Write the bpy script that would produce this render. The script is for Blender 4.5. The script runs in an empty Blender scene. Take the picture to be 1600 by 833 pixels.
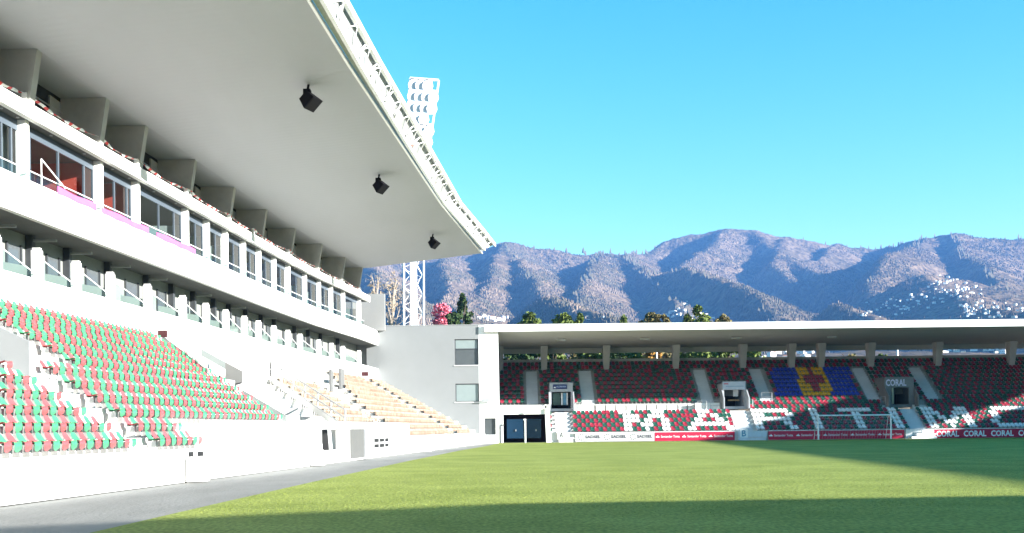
import bpy, bmesh, math, random
import numpy as np
from mathutils import Vector, Matrix, noise as mnoise
random.seed(7); rng = np.random.default_rng(7)
S = bpy.context.scene
COL = S.collection
R = math.radians
# ------------------------------------------------------------------ camera, sky, sun, exposure
F = 1780.0; CH = 1.6; HOR = 668.2; ROLL = 0.0105
cam = bpy.data.cameras.new('camera'); cam.sensor_width = 36; cam.lens = 36*F/1600
cam.shift_y = (HOR-416.5)/1600; cam.clip_end = 60000; cam.clip_start = .1
camo = bpy.data.objects.new('camera', cam); COL.objects.link(camo)
camo.matrix_world = Matrix.Translation((0, 0, CH)) @ Matrix.Rotation(ROLL, 4, 'Y') @ Matrix.Rotation(R(90), 4, 'X')
S.camera = camo
SUN = Vector((3.7, -1.5, 1.0)).normalized()
EL = math.asin(SUN.z); AZ = math.atan2(SUN.x, SUN.y)
w = bpy.data.worlds.new('World'); S.world = w; w.use_nodes = True
nt = w.node_tree; bg = nt.nodes['Background']
sky = nt.nodes.new('ShaderNodeTexSky'); sky.sky_type = 'NISHITA'; sky.sun_disc = False
sky.sun_elevation = EL; sky.sun_rotation = AZ; sky.air_density = 1.0; sky.dust_density = 0.15; sky.ozone_density = 1.0
hsv = nt.nodes.new('ShaderNodeHueSaturation'); hsv.inputs['Hue'].default_value = .474; hsv.inputs['Saturation'].default_value = 1.62; hsv.inputs['Value'].default_value = 1.0
nt.links.new(sky.outputs[0], hsv.inputs['Color']); nt.links.new(hsv.outputs[0], bg.inputs['Color'])
bg.inputs['Strength'].default_value = 0.064
sl = bpy.data.lights.new('sun', 'SUN'); sl.energy = 5.0; sl.angle = R(.5); sl.color = (1, .97, .91)
so = bpy.data.objects.new('sun', sl); COL.objects.link(so); so.rotation_euler = SUN.to_track_quat('Z', 'Y').to_euler()
S.view_settings.view_transform = 'Standard'; S.view_settings.look = 'None'; S.view_settings.gamma = 1
S.view_settings.exposure = 2.28
S.cycles.max_bounces = 6; S.cycles.volume_bounces = 0

def ab(x, y):
    u = x-800; v = HOR-y
    return u+ROLL*v, v-ROLL*u
def PY(x, y, Y):                       # point seen at photo pixel, at distance Y
    a, b = ab(x, y); return Vector((a*Y/F, Y, CH+b*Y/F))
def PZ(x, y, z):                       # point seen at photo pixel, at height z
    a, b = ab(x, y); Y = F*(z-CH)/b; return Vector((a*Y/F, Y, z))
def solveY(x, y, fn):                  # where the ray meets a plan curve X = fn(Y)
    a, b = ab(x, y); lo, hi = 6, 150
    for _ in range(50):
        m = (lo+hi)/2
        if a/F*m < fn(m): hi = m
        else: lo = m
    return lo

# ------------------------------------------------------------------ materials
MATS = {}
def mat(name, col, rough=.6, var=.12, scale=1.5, bump=0., bscale=20., spec=.5, metal=0., col2=None, stretch=(1, 1, 1), fac=None, coat=0):
    if name in MATS: return MATS[name]
    m = bpy.data.materials.new(name); m.use_nodes = True; n = m.node_tree; N = n.nodes; L = n.links
    p = N['Principled BSDF']; p.inputs['Roughness'].default_value = rough; p.inputs['Metallic'].default_value = metal
    p.inputs['Specular IOR Level'].default_value = spec; p.inputs['Coat Weight'].default_value = coat
    tc = N.new('ShaderNodeTexCoord'); mp = N.new('ShaderNodeMapping'); mp.inputs['Scale'].default_value = stretch
    geo = N.new('ShaderNodeNewGeometry'); L.new(geo.outputs['Position'], mp.inputs['Vector'])
    nz = N.new('ShaderNodeTexNoise'); nz.inputs['Scale'].default_value = scale; nz.inputs['Detail'].default_value = 6; nz.inputs['Roughness'].default_value = .65
    L.new(mp.outputs[0], nz.inputs['Vector'])
    rp = N.new('ShaderNodeValToRGB'); rp.color_ramp.elements[0].position = .3; rp.color_ramp.elements[1].position = .72
    c2 = col2 or tuple(min(1, c*(1+var)) for c in col); c1 = tuple(c*(1-var) for c in col) if not col2 else col
    rp.color_ramp.elements[0].color = (*c1, 1); rp.color_ramp.elements[1].color = (*c2, 1)
    L.new(nz.outputs['Fac'], rp.inputs['Fac']); L.new(rp.outputs['Color'], p.inputs['Base Color'])
    if bump:
        b = N.new('ShaderNodeBump'); b.inputs['Strength'].default_value = bump; b.inputs['Distance'].default_value = .05
        n2 = N.new('ShaderNodeTexNoise'); n2.inputs['Scale'].default_value = bscale; n2.inputs['Detail'].default_value = 4
        L.new(mp.outputs[0], n2.inputs['Vector']); L.new(n2.outputs['Fac'], b.inputs['Height']); L.new(b.outputs[0], p.inputs['Normal'])
    MATS[name] = m; return m
def glass(name, tint, gloss=.25, trans=.6):
    m = bpy.data.materials.new(name); m.use_nodes = True; N = m.node_tree.nodes; L = m.node_tree.links
    out = N['Material Output']; N.remove(N['Principled BSDF'])
    t = N.new('ShaderNodeBsdfTransparent'); t.inputs[0].default_value = (*[1-(1-c)*(1-trans*0.0) for c in tint], 1)
    g = N.new('ShaderNodeBsdfGlossy'); g.inputs['Roughness'].default_value = .03; g.inputs[0].default_value = (1, 1, 1, 1)
    fr = N.new('ShaderNodeLayerWeight'); fr.inputs[0].default_value = .5
    pw = N.new('ShaderNodeMath'); pw.operation = 'POWER'; pw.inputs[1].default_value = 4.5; L.new(fr.outputs['Facing'], pw.inputs[0])
    mth = N.new('ShaderNodeMath'); mth.operation = 'MULTIPLY_ADD'; mth.inputs[1].default_value = .5; mth.inputs[2].default_value = gloss*.05
    mx = N.new('ShaderNodeMixShader'); L.new(pw.outputs[0], mth.inputs[0]); L.new(mth.outputs[0], mx.inputs[0]); L.new(t.outputs[0], mx.inputs[1]); L.new(g.outputs[0], mx.inputs[2])
    L.new(mx.outputs[0], out.inputs[0]); return m
WHITE = mat('white_render', (.80, .80, .78), .7, .04, .6, .05, 30)
STEP = mat('pale_concrete', (.66, .65, .62), .8, .10, 1.2, .1, 25)
SOFF = mat('soffit_panel', (.355, .365, .395), .62, .05, .22, 0, 3, stretch=(1, .3, 1))
_n = SOFF.node_tree; _w = _n.nodes.new('ShaderNodeTexWave'); _w.bands_direction = 'Y'; _w.inputs['Scale'].default_value = .55; _w.inputs['Distortion'].default_value = .6; _b = _n.nodes.new('ShaderNodeBump'); _b.inputs['Strength'].default_value = .10; _b.inputs['Distance'].default_value = .05
_g = [q for q in _n.nodes if q.type == 'NEW_GEOMETRY'][0]; _n.links.new(_g.outputs['Position'], _w.inputs['Vector']); _n.links.new(_w.outputs['Fac'], _b.inputs['Height']); _n.links.new(_b.outputs[0], _n.nodes['Principled BSDF'].inputs['Normal'])
GREYW = mat('grey_render', (.205, .215, .22), .75, .04, .5, .05, 20)
CONC = mat('fair_faced_concrete', (.36, .36, .34), .8, .15, .8, .12, 14)
DARK = mat('dark_interior', (.035, .035, .038), .7, .2, 1)
MIDG = mat('interior_grey', (.20, .21, .195), .8, .15, .7)
FRAME = mat('aluminium_frame', (.10, .125, .155), .4, .06, 3, metal=.3)
VOID = mat('dark_void', (.007, .007, .008), .6)
FRAMED = mat('dark_frame', (.05, .055, .06), .4, .1, 3)
METW = mat('white_painted_steel', (.80, .80, .80), .4, .04, 3)
METG = mat('galvanised_steel', (.42, .43, .44), .45, .15, 4, metal=.4)
BLACK = mat('black_plastic', (.006, .006, .007), .8, .2, 6, spec=.08)
REDW = mat('red_wall_panel', (.42, .06, .04), .6, .06, 1)
PINK = mat('pink_banner', (.66, .10, .31), .7, .12, 3)
GL = glass('window_glass', (.78, .84, .86), .6)
GLR = glass('railing_glass', (.80, .93, .90), .3)
BLIND = mat('pale_blind', (.20, .245, .245), .6, .04, 2)
def seatmat(n, c, r=.32): return mat(n, c, r, .10, 1.1, spec=.6)
SRED = seatmat('red_seat_plastic', (.42, .07, .072)); SGRN = seatmat('green_seat_plastic', (.052, .26, .118)); SRED_SHADE = seatmat('shaded_red_seat_plastic', (.30, .022, .045)); SGRN_SHADE = seatmat('shaded_green_seat_plastic', (.014, .085, .058))  # second pair: same plastics, darkened to carry the far stand's shade
SBEI = seatmat('sand_seat_plastic', (.29, .23, .17), .5); SWHT = seatmat('white_seat_plastic', (.78, .79, .80), .4)
SBLU = seatmat('blue_seat_plastic', (.01, .04, .42)); SYEL = seatmat('yellow_seat_plastic', (.75, .40, .01))

# ------------------------------------------------------------------ mesh helpers
class MB:
    def __init__(s): s.v = []; s.f = []; s.m = []; s.cur = 0
    def add(s, vs, fs):
        o = len(s.v); s.v += [tuple(p) for p in vs]; s.f += [tuple(i+o for i in f) for f in fs]; s.m += [s.cur]*len(fs)
    def hexa(s, p):                                     # 4 bottom + 4 top, counter-clockwise
        s.add(p, [(3, 2, 1, 0), (4, 5, 6, 7), (0, 1, 5, 4), (1, 2, 6, 5), (2, 3, 7, 6), (3, 0, 4, 7)])
    def box(s, x0, x1, y0, y1, z0, z1):
        s.hexa([(x0, y0, z0), (x1, y0, z0), (x1, y1, z0), (x0, y1, z0), (x0, y0, z1), (x1, y0, z1), (x1, y1, z1), (x0, y1, z1)])
    def quad(s, *p): s.add(p, [tuple(range(len(p)))])
    def prism(s, poly, d):                              # polygon extruded along d
        n = len(poly); d = Vector(d); a = [Vector(p) for p in poly]; b = [p+d for p in a]
        s.add(a+b, [tuple(range(n))[::-1], tuple(range(n, 2*n))]+[(i, (i+1) % n, n+(i+1) % n, n+i) for i in range(n)])
    def tube(s, pts, r, n=6, cap=True):
        pts = [Vector(p) for p in pts]; rs = r if isinstance(r, (list, tuple)) else [r]*len(pts); vs = []
        for i, p in enumerate(pts):
            t = (pts[min(i+1, len(pts)-1)]-pts[max(i-1, 0)]).normalized()
            up = Vector((0, 0, 1)) if abs(t.z) < .9 else Vector((1, 0, 0)); a = t.cross(up).normalized(); b = t.cross(a)
            vs += [p+(a*math.cos(2*math.pi*k/n)+b*math.sin(2*math.pi*k/n))*rs[i] for k in range(n)]
        fs = [(i*n+k, i*n+(k+1) % n, (i+1)*n+(k+1) % n, (i+1)*n+k) for i in range(len(pts)-1) for k in range(n)]
        if cap: fs += [tuple(range(n))[::-1], tuple(range(len(vs)-n, len(vs)))]
        s.add(vs, fs)
    def sweep(s, rings, closed=True):                   # list of equal length rings of points
        n = len(rings[0]); vs = [p for r in rings for p in r]
        fs = [(i*n+k, i*n+(k+1) % n, (i+1)*n+(k+1) % n, (i+1)*n+k) for i in range(len(rings)-1) for k in range(n if closed else n-1)]
        if closed: fs += [tuple(range(n))[::-1], tuple(range(len(vs)-n, len(vs)))]
        s.add(vs, fs)
def mesh(name, mb, mats):
    me = bpy.data.meshes.new(name); me.from_pydata([tuple(v) for v in mb.v], [], mb.f)
    if not isinstance(mats, (list, tuple)): mats = [mats]
    for m in mats: me.materials.append(m)
    if len(mats) > 1: me.polygons.foreach_set('material_index', mb.m)
    bm = bmesh.new(); bm.from_mesh(me); bmesh.ops.recalc_face_normals(bm, faces=bm.faces); bm.to_mesh(me); bm.free()
    return me
def link(name, data, parent=None, loc=(0, 0, 0), rz=0):
    o = bpy.data.objects.new(name, data); COL.objects.link(o)
    if parent is not None:
        o.parent = parent; o.matrix_parent_inverse = Matrix.Identity(4)
        o.location = Vector(loc)
    else: o.location = loc
    o.rotation_euler.z = rz; return o
def origin(p):
    v = Vector((0, 0, 0))
    while p is not None: v += p.location; p = p.parent
    return v
def obj(name, mb, mats, parent=None, smooth=False):     # world-space geometry, parent empties are unrotated
    if parent is not None:
        o0 = origin(parent); mb.v = [(x-o0.x, y-o0.y, z-o0.z) for x, y, z in mb.v]
    else:
        a = np.array([tuple(v) for v in mb.v]); c = a.mean(0); c[2] = a[:, 2].min(); mb.v = [tuple(v) for v in (a-c)]
    me = mesh(name, mb, mats)
    if smooth: me.polygons.foreach_set('use_smooth', [True]*len(me.polygons))
    return link(name, me, parent, (0, 0, 0) if parent is not None else tuple(c))
def tag(o, label=None, cat=None, group=None, kind=None):
    for k, v in (('label', label), ('category', cat), ('group', group), ('kind', kind)):
        if v: o[k] = v
    return o
def thing(name, loc, label, cat, group=None):
    return tag(link(name, None, None, loc), label, cat, group)
def wall_holes(mb, x0, x1, z0, z1, y0, y1, holes):      # wall in a Y plane with rectangular openings
    xs = sorted({x0, x1, *[h[0] for h in holes], *[h[1] for h in holes]}); zs = sorted({z0, z1, *[h[2] for h in holes], *[h[3] for h in holes]})
    for i in range(len(xs)-1):
        zz = None
        for j in range(len(zs)-1):
            cx, cz = (xs[i]+xs[i+1])/2, (zs[j]+zs[j+1])/2
            hole = any(h[0] < cx < h[1] and h[2] < cz < h[3] for h in holes)
            if not hole:
                if zz is None: zz = zs[j]
            if (hole or j == len(zs)-2) and zz is not None:
                mb.box(xs[i], xs[i+1], y0, y1, zz, zs[j] if hole else zs[j+1]); zz = None
ORD = 'first second third fourth fifth sixth seventh eighth ninth tenth eleventh twelfth thirteenth fourteenth fifteenth sixteenth seventeenth eighteenth nineteenth twentieth'.split()
def ordn(i):
    if i < 20: return ORD[i]
    t = ['twenty', 'thirty', 'forty', 'fifty', 'sixty', 'seventy', 'eighty']; n = i+1
    return t[n//10-2]+('-'+ORD[n % 10-1] if n % 10 else 'th') if n % 10 else t[n//10-2][:-1]+'ieth'

# ------------------------------------------------------------------ ground
K = F/1250.0
g = MB(); g.quad((-400, -200, -.03), (400, -200, -.03), (400, 260, -.03), (-400, 260, -.03))
ASPH = mat('asphalt', (.20, .196, .185), .85, .26, .22, .5, 9, stretch=(1.6, .5, 1))
tag(obj('running_track', g, ASPH), kind='structure')
edge = [(-8.6, -12), (-7.6, 8), (-6.7, 18), (-6.45, 26), (-6.05, 36.5), (-5.1, 57), (-3.7, 82), (-2.2, 101), (-1.3, 119.3)]
GRASS = mat('turf', (.19, .23, .048), .9, .2, .3, .5, 30, spec=.12, col2=(.30, .34, .085))
n = GRASS.node_tree; p = n.nodes['Principled BSDF']
t2 = n.nodes.new('ShaderNodeTexNoise'); t2.inputs['Scale'].default_value = 14; t2.inputs['Detail'].default_value = 5
mp2 = n.nodes.new('ShaderNodeMapping'); mp2.inputs['Scale'].default_value = (1, .45, 1); ge = [q for q in n.nodes if q.type == 'NEW_GEOMETRY'][0]
n.links.new(ge.outputs['Position'], mp2.inputs[0]); n.links.new(mp2.outputs[0], t2.inputs['Vector'])
mr = n.nodes.new('ShaderNodeMapRange'); mr.inputs[1].default_value = .3; mr.inputs[2].default_value = .7; mr.inputs[3].default_value = .62; mr.inputs[4].default_value = 1.35
vm = n.nodes.new('ShaderNodeVectorMath'); vm.operation = 'MULTIPLY'; rp = [q for q in n.nodes if q.type == 'VALTORGB'][0]
n.links.new(t2.outputs['Fac'], mr.inputs[0]); n.links.new(rp.outputs[0], vm.inputs[0]); n.links.new(mr.outputs[0], vm.inputs[1]); n.links.new(vm.outputs[0], p.inputs['Base Color'])
g = MB(); g.v = [(x, y, .005) for x, y in edge]+[(90, y, .005) for x, y in edge]; ne = len(edge)
g.f = [(i, i+ne, i+1+ne, i+1) for i in range(ne-1)]; g.m = [0]*len(g.f)
tag(obj('pitch', g, GRASS), kind='structure')
# white lines worn into the turf
LINE = mat('line_paint', (.5, .55, .42), .9, .25, 3)
g = MB(); g.box(-1.0, 80, 117.9, 118.02, .006, .010); tag(obj('goal_line', g, LINE), kind='structure')
# blades of grass near the camera
gv = []; gf = []
for i in range(60000):
    y = 22+abs(rng.normal(0, 1))*10 if i % 2 else rng.uniform(20, 48); x = rng.uniform(-6.2, y*.46)
    if x < np.interp(y, [e[1] for e in edge], [e[0] for e in edge])+.03: continue
    h = rng.uniform(.012, .032); a = rng.uniform(0, 6.28); d = .005; o = len(gv); lx, ly = rng.normal(0, .015, 2)
    gv += [(x-d*math.cos(a), y-d*math.sin(a), .004), (x+d*math.cos(a), y+d*math.sin(a), .004), (x+lx, y+ly, h)]; gf.append((o, o+1, o+2))
g = MB(); g.v = gv; g.f = gf; g.m = [0]*len(gf)
me = bpy.data.meshes.new('grass'); me.from_pydata(gv, [], gf); me.materials.append(GRASS)
tag(link('grass', me), 'short green blades of mown grass on the near pitch', 'grass', kind='stuff')

# ------------------------------------------------------------------ MAIN STAND
BQ = [(-21.7, 0), (-19.3, 30.2), (-18.7, 36.9), (-17.9, 45.3), (-17.1, 55), (-16, 66), (-14.3, 76.3), (-13.5, 84.2), (-12.5, 95)]
BX = [b[0] for b in BQ]; BYs = [b[1]*K for b in BQ]
def back(Y): return float(np.interp(Y, BYs, BX))
def front(Y): return -13.5+.13*Y/K
def rowX(k, Y): return front(Y)+(back(Y)-front(Y))*(.5+.8*k)/9.9
def tread(k): return .95+.455*k
YE = 82.7*K
def ys(y0, y1, step=3.5):
    n = max(1, int(math.ceil((y1-y0)/step))); return [y0+(y1-y0)*i/n for i in range(n+1)]
def strip(mb, y0, y1, prof, fn=back, step=3.5):         # prof: (offset from plan curve, z) or (callable, z)
    mb.sweep([[((fn(Y)+o) if not callable(o) else o(Y), Y, z) for o, z in prof] for Y in ys(y0, y1, step)])
MS = thing('main_stand', (-14, 60, 0), 'long curved white grandstand with two box tiers and a grey cantilever roof along the left', 'grandstand')
Q = lambda y: y*K
# front wall in its three heights
for y0, y1, z in ((0, Q(26.9), .93), (Q(26.9), Q(52.2), 1.83), (Q(52.2), Q(83.6), .93)):
    m = MB()
    if y0 == Q(26.9):
        for a, b_ in ((y0, Q(36.7)), (Q(39.4), Q(52.2))): strip(m, a, b_, [(0, 0), (-.3, 0), (-.3, z+.12), (0, z+.12)], front)
        strip(m, Q(36.7), Q(39.4), [(0, 1.62), (-.3, 1.62), (-.3, z+.12), (0, z+.12)], front)
    else: strip(m, y0, y1, [(0, 0), (-.25, 0), (-.25, z+.1), (0, z+.1)], front)
    obj('front_wall', m, WHITE, MS)
# plinth top where the two front rows are missing
m = MB(); strip(m, Q(26.9), Q(36.6), [(-.31, .4), (lambda Y: rowX(2, Y)+.42, .4), (lambda Y: rowX(2, Y)+.42, 1.83), (-.31, 1.83)], front); obj('plinth', m, WHITE, MS)
m = MB(); strip(m, Q(39.5), Q(52.1), [(-.31, .4), (lambda Y: rowX(2, Y)+.42, .4), (lambda Y: rowX(2, Y)+.42, 1.83), (-.31, 1.83)], front); obj('plinth', m, WHITE, MS)
for k in range(12):
    m = MB(); z = tread(k); segs = [(0, YE-.4)]
    if k < 2: segs = [(0, Q(26.9)), (Q(52.2), YE-.4)]
    if 3 <= k <= 8: segs = [(0, Q(40.6)), (Q(42.6), YE-.4)]
    for y0, y1 in segs:
        m = MB(); strip(m, y0, y1, [(lambda Y, k=k: rowX(k, Y)+.42, z-.5), (lambda Y, k=k: rowX(k+1, Y)+.40, z-.5), (lambda Y, k=k: rowX(k+1, Y)+.40, z), (lambda Y, k=k: rowX(k, Y)+.42, z)], front)
        obj('terrace_step', m, STEP, MS)
# aisles: half steps
def aisle(fn0, wdt, ks):
    for k in ks:
        y = fn0(k); m = MB(); xa = rowX(k+1, y)+.41; z = tread(k)
        m.box(xa-.02, xa+.36, y+.05, y+wdt-.05, z+.004, z+.228); obj('stair_step', m, WHITE, MS)
A1 = Q(22.95)
aisle(lambda k: A1+.1*k, 1.55, range(0, 6)); aisle(lambda k: Q(24.9), 2.9, range(5, 10))
aisle(lambda k: Q(51.0+.8*k if k < 6 else 55+1.9*(k-5)), 1.3, range(0, 11)); aisle(lambda k: Q(68.3+.66*k), 1.3, range(0, 11))
aisle(lambda k: Q(40.6), 1.0, (2,))
# upper wall above the seats
m = MB(); strip(m, 0, YE-.2, [(0, 5.6), (-.3, 5.6), (-.3, 7.8), (0, 7.8)]); obj('upper_wall', m, WHITE, MS)
m = MB(); strip(m, 0, YE-.2, [(-.32, 6.8), (-9, 6.8), (-9, 7.05), (-.32, 7.05)]); obj('floor_slab', m, STEP, MS)
m = MB(); strip(m, 0, YE+.1, [(0, 10.2), (-.28, 10.2), (-.28, 11.67), (0, 11.67)]); obj('balcony_parapet', m, WHITE, MS)
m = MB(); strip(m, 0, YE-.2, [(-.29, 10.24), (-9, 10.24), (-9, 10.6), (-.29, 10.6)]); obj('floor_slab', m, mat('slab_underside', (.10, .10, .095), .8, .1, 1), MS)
YF = Q(79.5)
m = MB(); strip(m, 0, YF, [(0, 14.2), (-.28, 14.2), (-.28, 14.78), (0, 14.78)]); obj('roof_terrace_fascia', m, WHITE, MS)
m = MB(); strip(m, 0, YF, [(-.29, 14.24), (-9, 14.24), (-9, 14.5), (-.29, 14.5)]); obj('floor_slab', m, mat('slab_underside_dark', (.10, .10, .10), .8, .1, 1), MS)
m = MB(); strip(m, 0, YE-.3, [(-2.3, 7.06), (-2.5, 7.06), (-2.5, 10.23), (-2.3, 10.23)]); obj('rear_wall', m, MIDG, MS)
m = MB(); strip(m, 0, YE-.3, [(-5, 10.61), (-5.2, 10.61), (-5.2, 14.2), (-5, 14.2)]); obj('rear_wall', m, mat('room_wall', (.40, .39, .37), .8, .1, .6), MS)
m = MB(); strip(m, 0, YE-.3, [(-9.01, 0), (-9.3, 0), (-9.3, 17), (-9.01, 17)]); obj('outer_wall', m, GREYW, MS)
# little posts, partitions, beams, sloping glass on the lower balcony
px1 = [(-70, 372), (-5, 398), (60, 415), (121, 425), (174, 440), (232, 460), (287, 477), (323, 490), (354, 500), (383, 508), (405, 517), (429, 526), (451, 534), (470, 541), (499, 550), (519, 556), (537, 561), (562, 569)]
yp = [solveY(x, y, lambda Y: back(Y)-.1) for x, y in px1]
for i, Y in enumerate(yp):
    X = back(Y); m = MB(); m.box(X-.34, X+.03, Y-.14, Y+.14, 7.80, 9.0); m.box(X-.30, X-.01, Y-.11, Y+.11, 9.0, 9.1); obj('balcony_post', m, WHITE, MS)
    m = MB(); m.hexa([(X-1.5, Y-.06, 7.06), (X-.42, Y-.06, 7.06), (X-.42, Y+.06, 7.06), (X-1.5, Y+.06, 7.06), (X-1.5, Y-.06, 8.55), (X-.42, Y-.06, 8.35), (X-.42, Y+.06, 8.35), (X-1.5, Y+.06, 8.55)]); obj('partition', m, mat('partition_board', (.30, .34, .32), .6, .05, 1), MS)
    if px1[i][0] in (-5, 60, 121, 174, 232, 287, 354, 405, 451, 499, 537):
        m = MB(); m.box(X-2.29, X-1.0, Y-.08, Y+.08, 9.95, 10.05); obj('cross_beam', m, mat('beam_shade_grey', (.26, .27, .25), .7), MS)  # white beams greyed, shade under the ceiling put into the colour
    m = MB(); m.box(X-2.29, X-2.0, Y-.18, Y+.18, 7.06, 10.23); obj('pillar', m, FRAMED, MS)
    if i+1 < len(yp):
        Y2 = yp[i+1]; X2 = back(Y2); d = MB()
        a0 = Y+(Y2-Y)*.48; a1 = Y+(Y2-Y)*.82
        d.sweep([[(back(y)-2.27, y, 7.06), (back(y)-2.295, y, 7.06), (back(y)-2.295, y, 9.6), (back(y)-2.27, y, 9.6)] for y in (a0, a1)]); dd = obj('door', d, mat('dark_glazing', (.075, .085, .09), .12, .1, 1), MS)
        for yy in (a0, a1):
            d = MB(); d.box(back(yy)-2.27, back(yy)-2.2, yy-.05, yy+.05, 7.06, 9.7); obj('frame', d, FRAMED, dd)
        gm = MB(); gm.quad((back(Y+.18)-.15, Y+.18, 7.8), (back(Y2-.18)-.15, Y2-.18, 7.8), (back(Y2-.18)-.15, Y2-.18, 8.02), (back(Y+.18)-.15, Y+.18, 8.72))
        gp = obj('glass_panel', gm, GLR, MS)
        gm = MB(); gm.tube([(back(Y+.18)-.147, Y+.18, 8.74), (back(Y2-.18)-.147, Y2-.18, 8.04)], .025, 5); obj('handrail', gm, METW, gp)
# upper glazed boxes
px2 = [(-70, 190), (-20, 215), (38, 238), (155, 293), (213, 323), (290, 361), (323, 376), (352, 388), (380, 404), (404, 416), (428, 429), (450, 438), (476, 449), (498, 459), (517, 468), (536, 475), (561, 487)]
y2 = [solveY(x, y, lambda Y: back(Y)-.6) for x, y in px2]
for i, Y in enumerate(y2):
    X = back(Y)-.42; m = MB(); wd = .3 if px2[i][0] in (38, 155, 213, 290, 352, 450, 561) else .22
    m.box(X-.4, X, Y-wd, Y+wd*.2, 10.61, 14.23); obj('column', m, WHITE, MS)
    m = MB(); m.box(X-4.4, X-.5, Y-.05, Y+.05, 10.61, 14.2 if i in (3, 4) else (13.3 if i > 4 else 14.2)); obj('partition', m, MATS['partition_board'] if i not in (3, 4) else REDW, MS)
    if i+1 >= len(y2): continue
    Y2 = y2[i+1]; a0, a1 = Y+.1, Y2-wd-.02; gx = lambda y: back(y)-.78
    fr = MB(); ring = lambda y, z0, z1, t=.07: [(gx(y)+t/2, y, z0), (gx(y)-t/2, y, z0), (gx(y)-t/2, y, z1), (gx(y)+t/2, y, z1)]
    fr.sweep([ring(a0, 13.80, 14.22, .1), ring(a1, 13.80, 14.22, .1)]); fr.sweep([ring(a0, 11.0, 11.12, .1), ring(a1, 11.0, 11.12, .1)])
    cuts = {2: (.1, .48, .86), 3: (.5, .88), 4: (.5, .84), 0: (.5,), 1: (.5, .8)}.get(i, (.62,))
    for c in (0, *cuts, 1):
        y = a0+(a1-a0)*c; fr.sweep([ring(y-.05, 11.12, 13.8, .09), ring(y+.05, 11.12, 13.8, .09)])
    wn = obj('window', fr, FRAME, MS)
    cc = [0, *cuts, 1]
    for q in range(len(cc)-1):
        pn = MB(); s0 = a0+(a1-a0)*cc[q]+.05; s1 = a0+(a1-a0)*cc[q+1]-.05
        pn.quad((gx(s0), s0, 11.12), (gx(s1), s1, 11.12), (gx(s1), s1, 13.8), (gx(s0), s0, 13.8)); obj('pane', pn, GL, wn)
    gm = MB(); gm.quad((back(Y+.05)-.15, Y+.05, 11.67), (back(Y2-.05)-.15, Y2-.05, 11.67), (back(Y2-.05)-.15, Y2-.05, 12.1), (back(Y+.05)-.15, Y+.05, 12.1))
    gp = obj('glass_panel', gm, GLR, MS); gm = MB(); gm.tube([(back(y)-.147, y, 12.12) for y in (Y, (Y+Y2)/2, Y2)], .025, 5); obj('handrail', gm, METW, gp)
m = MB(); strip(m, y2[2]+.5, y2[4]+.5, [(-4.8, 10.62), (-4.95, 10.62), (-4.95, 13.4), (-4.8, 13.4)]); obj('red_panel', m, REDW, MS)
for i, Y in enumerate(y2[:-1]):           # downlights under the fascia soffit
    for q in (.3, .75):
        y = Y+(y2[i+1]-Y)*q; m = MB(); m.tube([(back(y)-.5, y, 14.20), (back(y)-.5, y, 14.235)], .07, 8); obj('downlight', m, METG, MS)
# recess stair rail beside the near glazed box
for a, b_ in ((63, 95),):
    ya, yb = solveY(a, 275, lambda Y: back(Y)-.05), solveY(100, 310, lambda Y: back(Y)-.05)
    m = MB(); m.tube([(back(ya), ya, 11.7), (back(ya), ya, 12.75), (back(yb), yb, 12.0)], .035, 6); obj('handrail', m, METW, MS)
for (xa, ya_, xb, yb_, lab) in ((90, 292, 150, 326, 'wide pink banner draped over the upper balcony, nearest of the three'), (160, 330, 232, 366, 'pink banner with dark writing below the middle glazed box'), (245, 372, 305, 397, 'narrow pink banner strip farthest along the upper balcony')):
    p0, p1 = solveY(xa, ya_, back), solveY(xb, yb_, back); m = MB()
    m.sweep([[(back(y)+.02, y, 11.63+.03*math.sin(y*3)), (back(y)-.02, y, 11.63), (back(y)-.02, y, 11.92+.03*math.sin(y*2)), (back(y)+.02, y, 11.92+.03*math.sin(y*2))] for y in ys(p0, p1, .5)])
    bo = tag(obj('banner', m, PINK), lab, 'banner', 'pink banners on the upper balcony')
# terrace level: kerb posts, dark hall, fins, piers
fold_px = [(-60, -12), (-20, 18), (59, 76), (165, 152.5), (223.5, 196), (301, 249), (362.5, 291.8), (412.5, 327), (458, 357), (506, 381), (542, 402), (567, 418)]
fold = [PZ(x, y, 16.9) for x, y in fold_px]
fY = [p.y for p in fold]; fX = [p.x for p in fold]
def foldX(Y): return float(np.interp(Y, [0]+fY, [back(0)+.3]+[.5*a+.5*(back(b)+.35) for a, b in zip(fX, fY)]))
for p in fold:
    Y = p.y; X = foldX(Y); t = .5
    m = MB(); m.hexa([(X-2.1, Y, 14.5), (X-.38, Y, 14.5), (X-.38, Y+t, 14.5), (X-2.1, Y+t, 14.5), (X-2.1, Y, 16.89), (X, Y, 16.89), (X, Y+t, 16.89), (X-2.1, Y+t, 16.89)]); obj('fin', m, CONC, MS)
    m = MB(); m.box(X-2.3, X-2.11, Y-1.15, Y+.5, 14.5, 16.7); obj('pier', m, mat('pier_grey', (.34, .35, .34), .7), MS)
m = MB(); strip(m, 0, fY[-1], [(-2.12, 14.5), (-2.3, 14.5), (-2.3, 16.93), (-2.12, 16.93)], foldX); obj('rear_glazing', m, mat('dark_clerestory', (.018, .019, .021), .25, .4, .8), MS)
m = MB(); strip(m, 0, fY[-1], [(-1.7, 14.5), (-2.0, 14.5), (-2.0, 15.15), (-1.7, 15.15)]); obj('bench', m, mat('maroon_timber', (.10, .02, .02), .6, .3, 3), MS)
for z in (15.6, 16.2):
    m = MB(); strip(m, 0, fY[-1], [(-2.06, z), (-2.11, z), (-2.11, z+.06), (-2.06, z+.06)], foldX); obj('louvre_rail', m, METG, MS)
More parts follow.
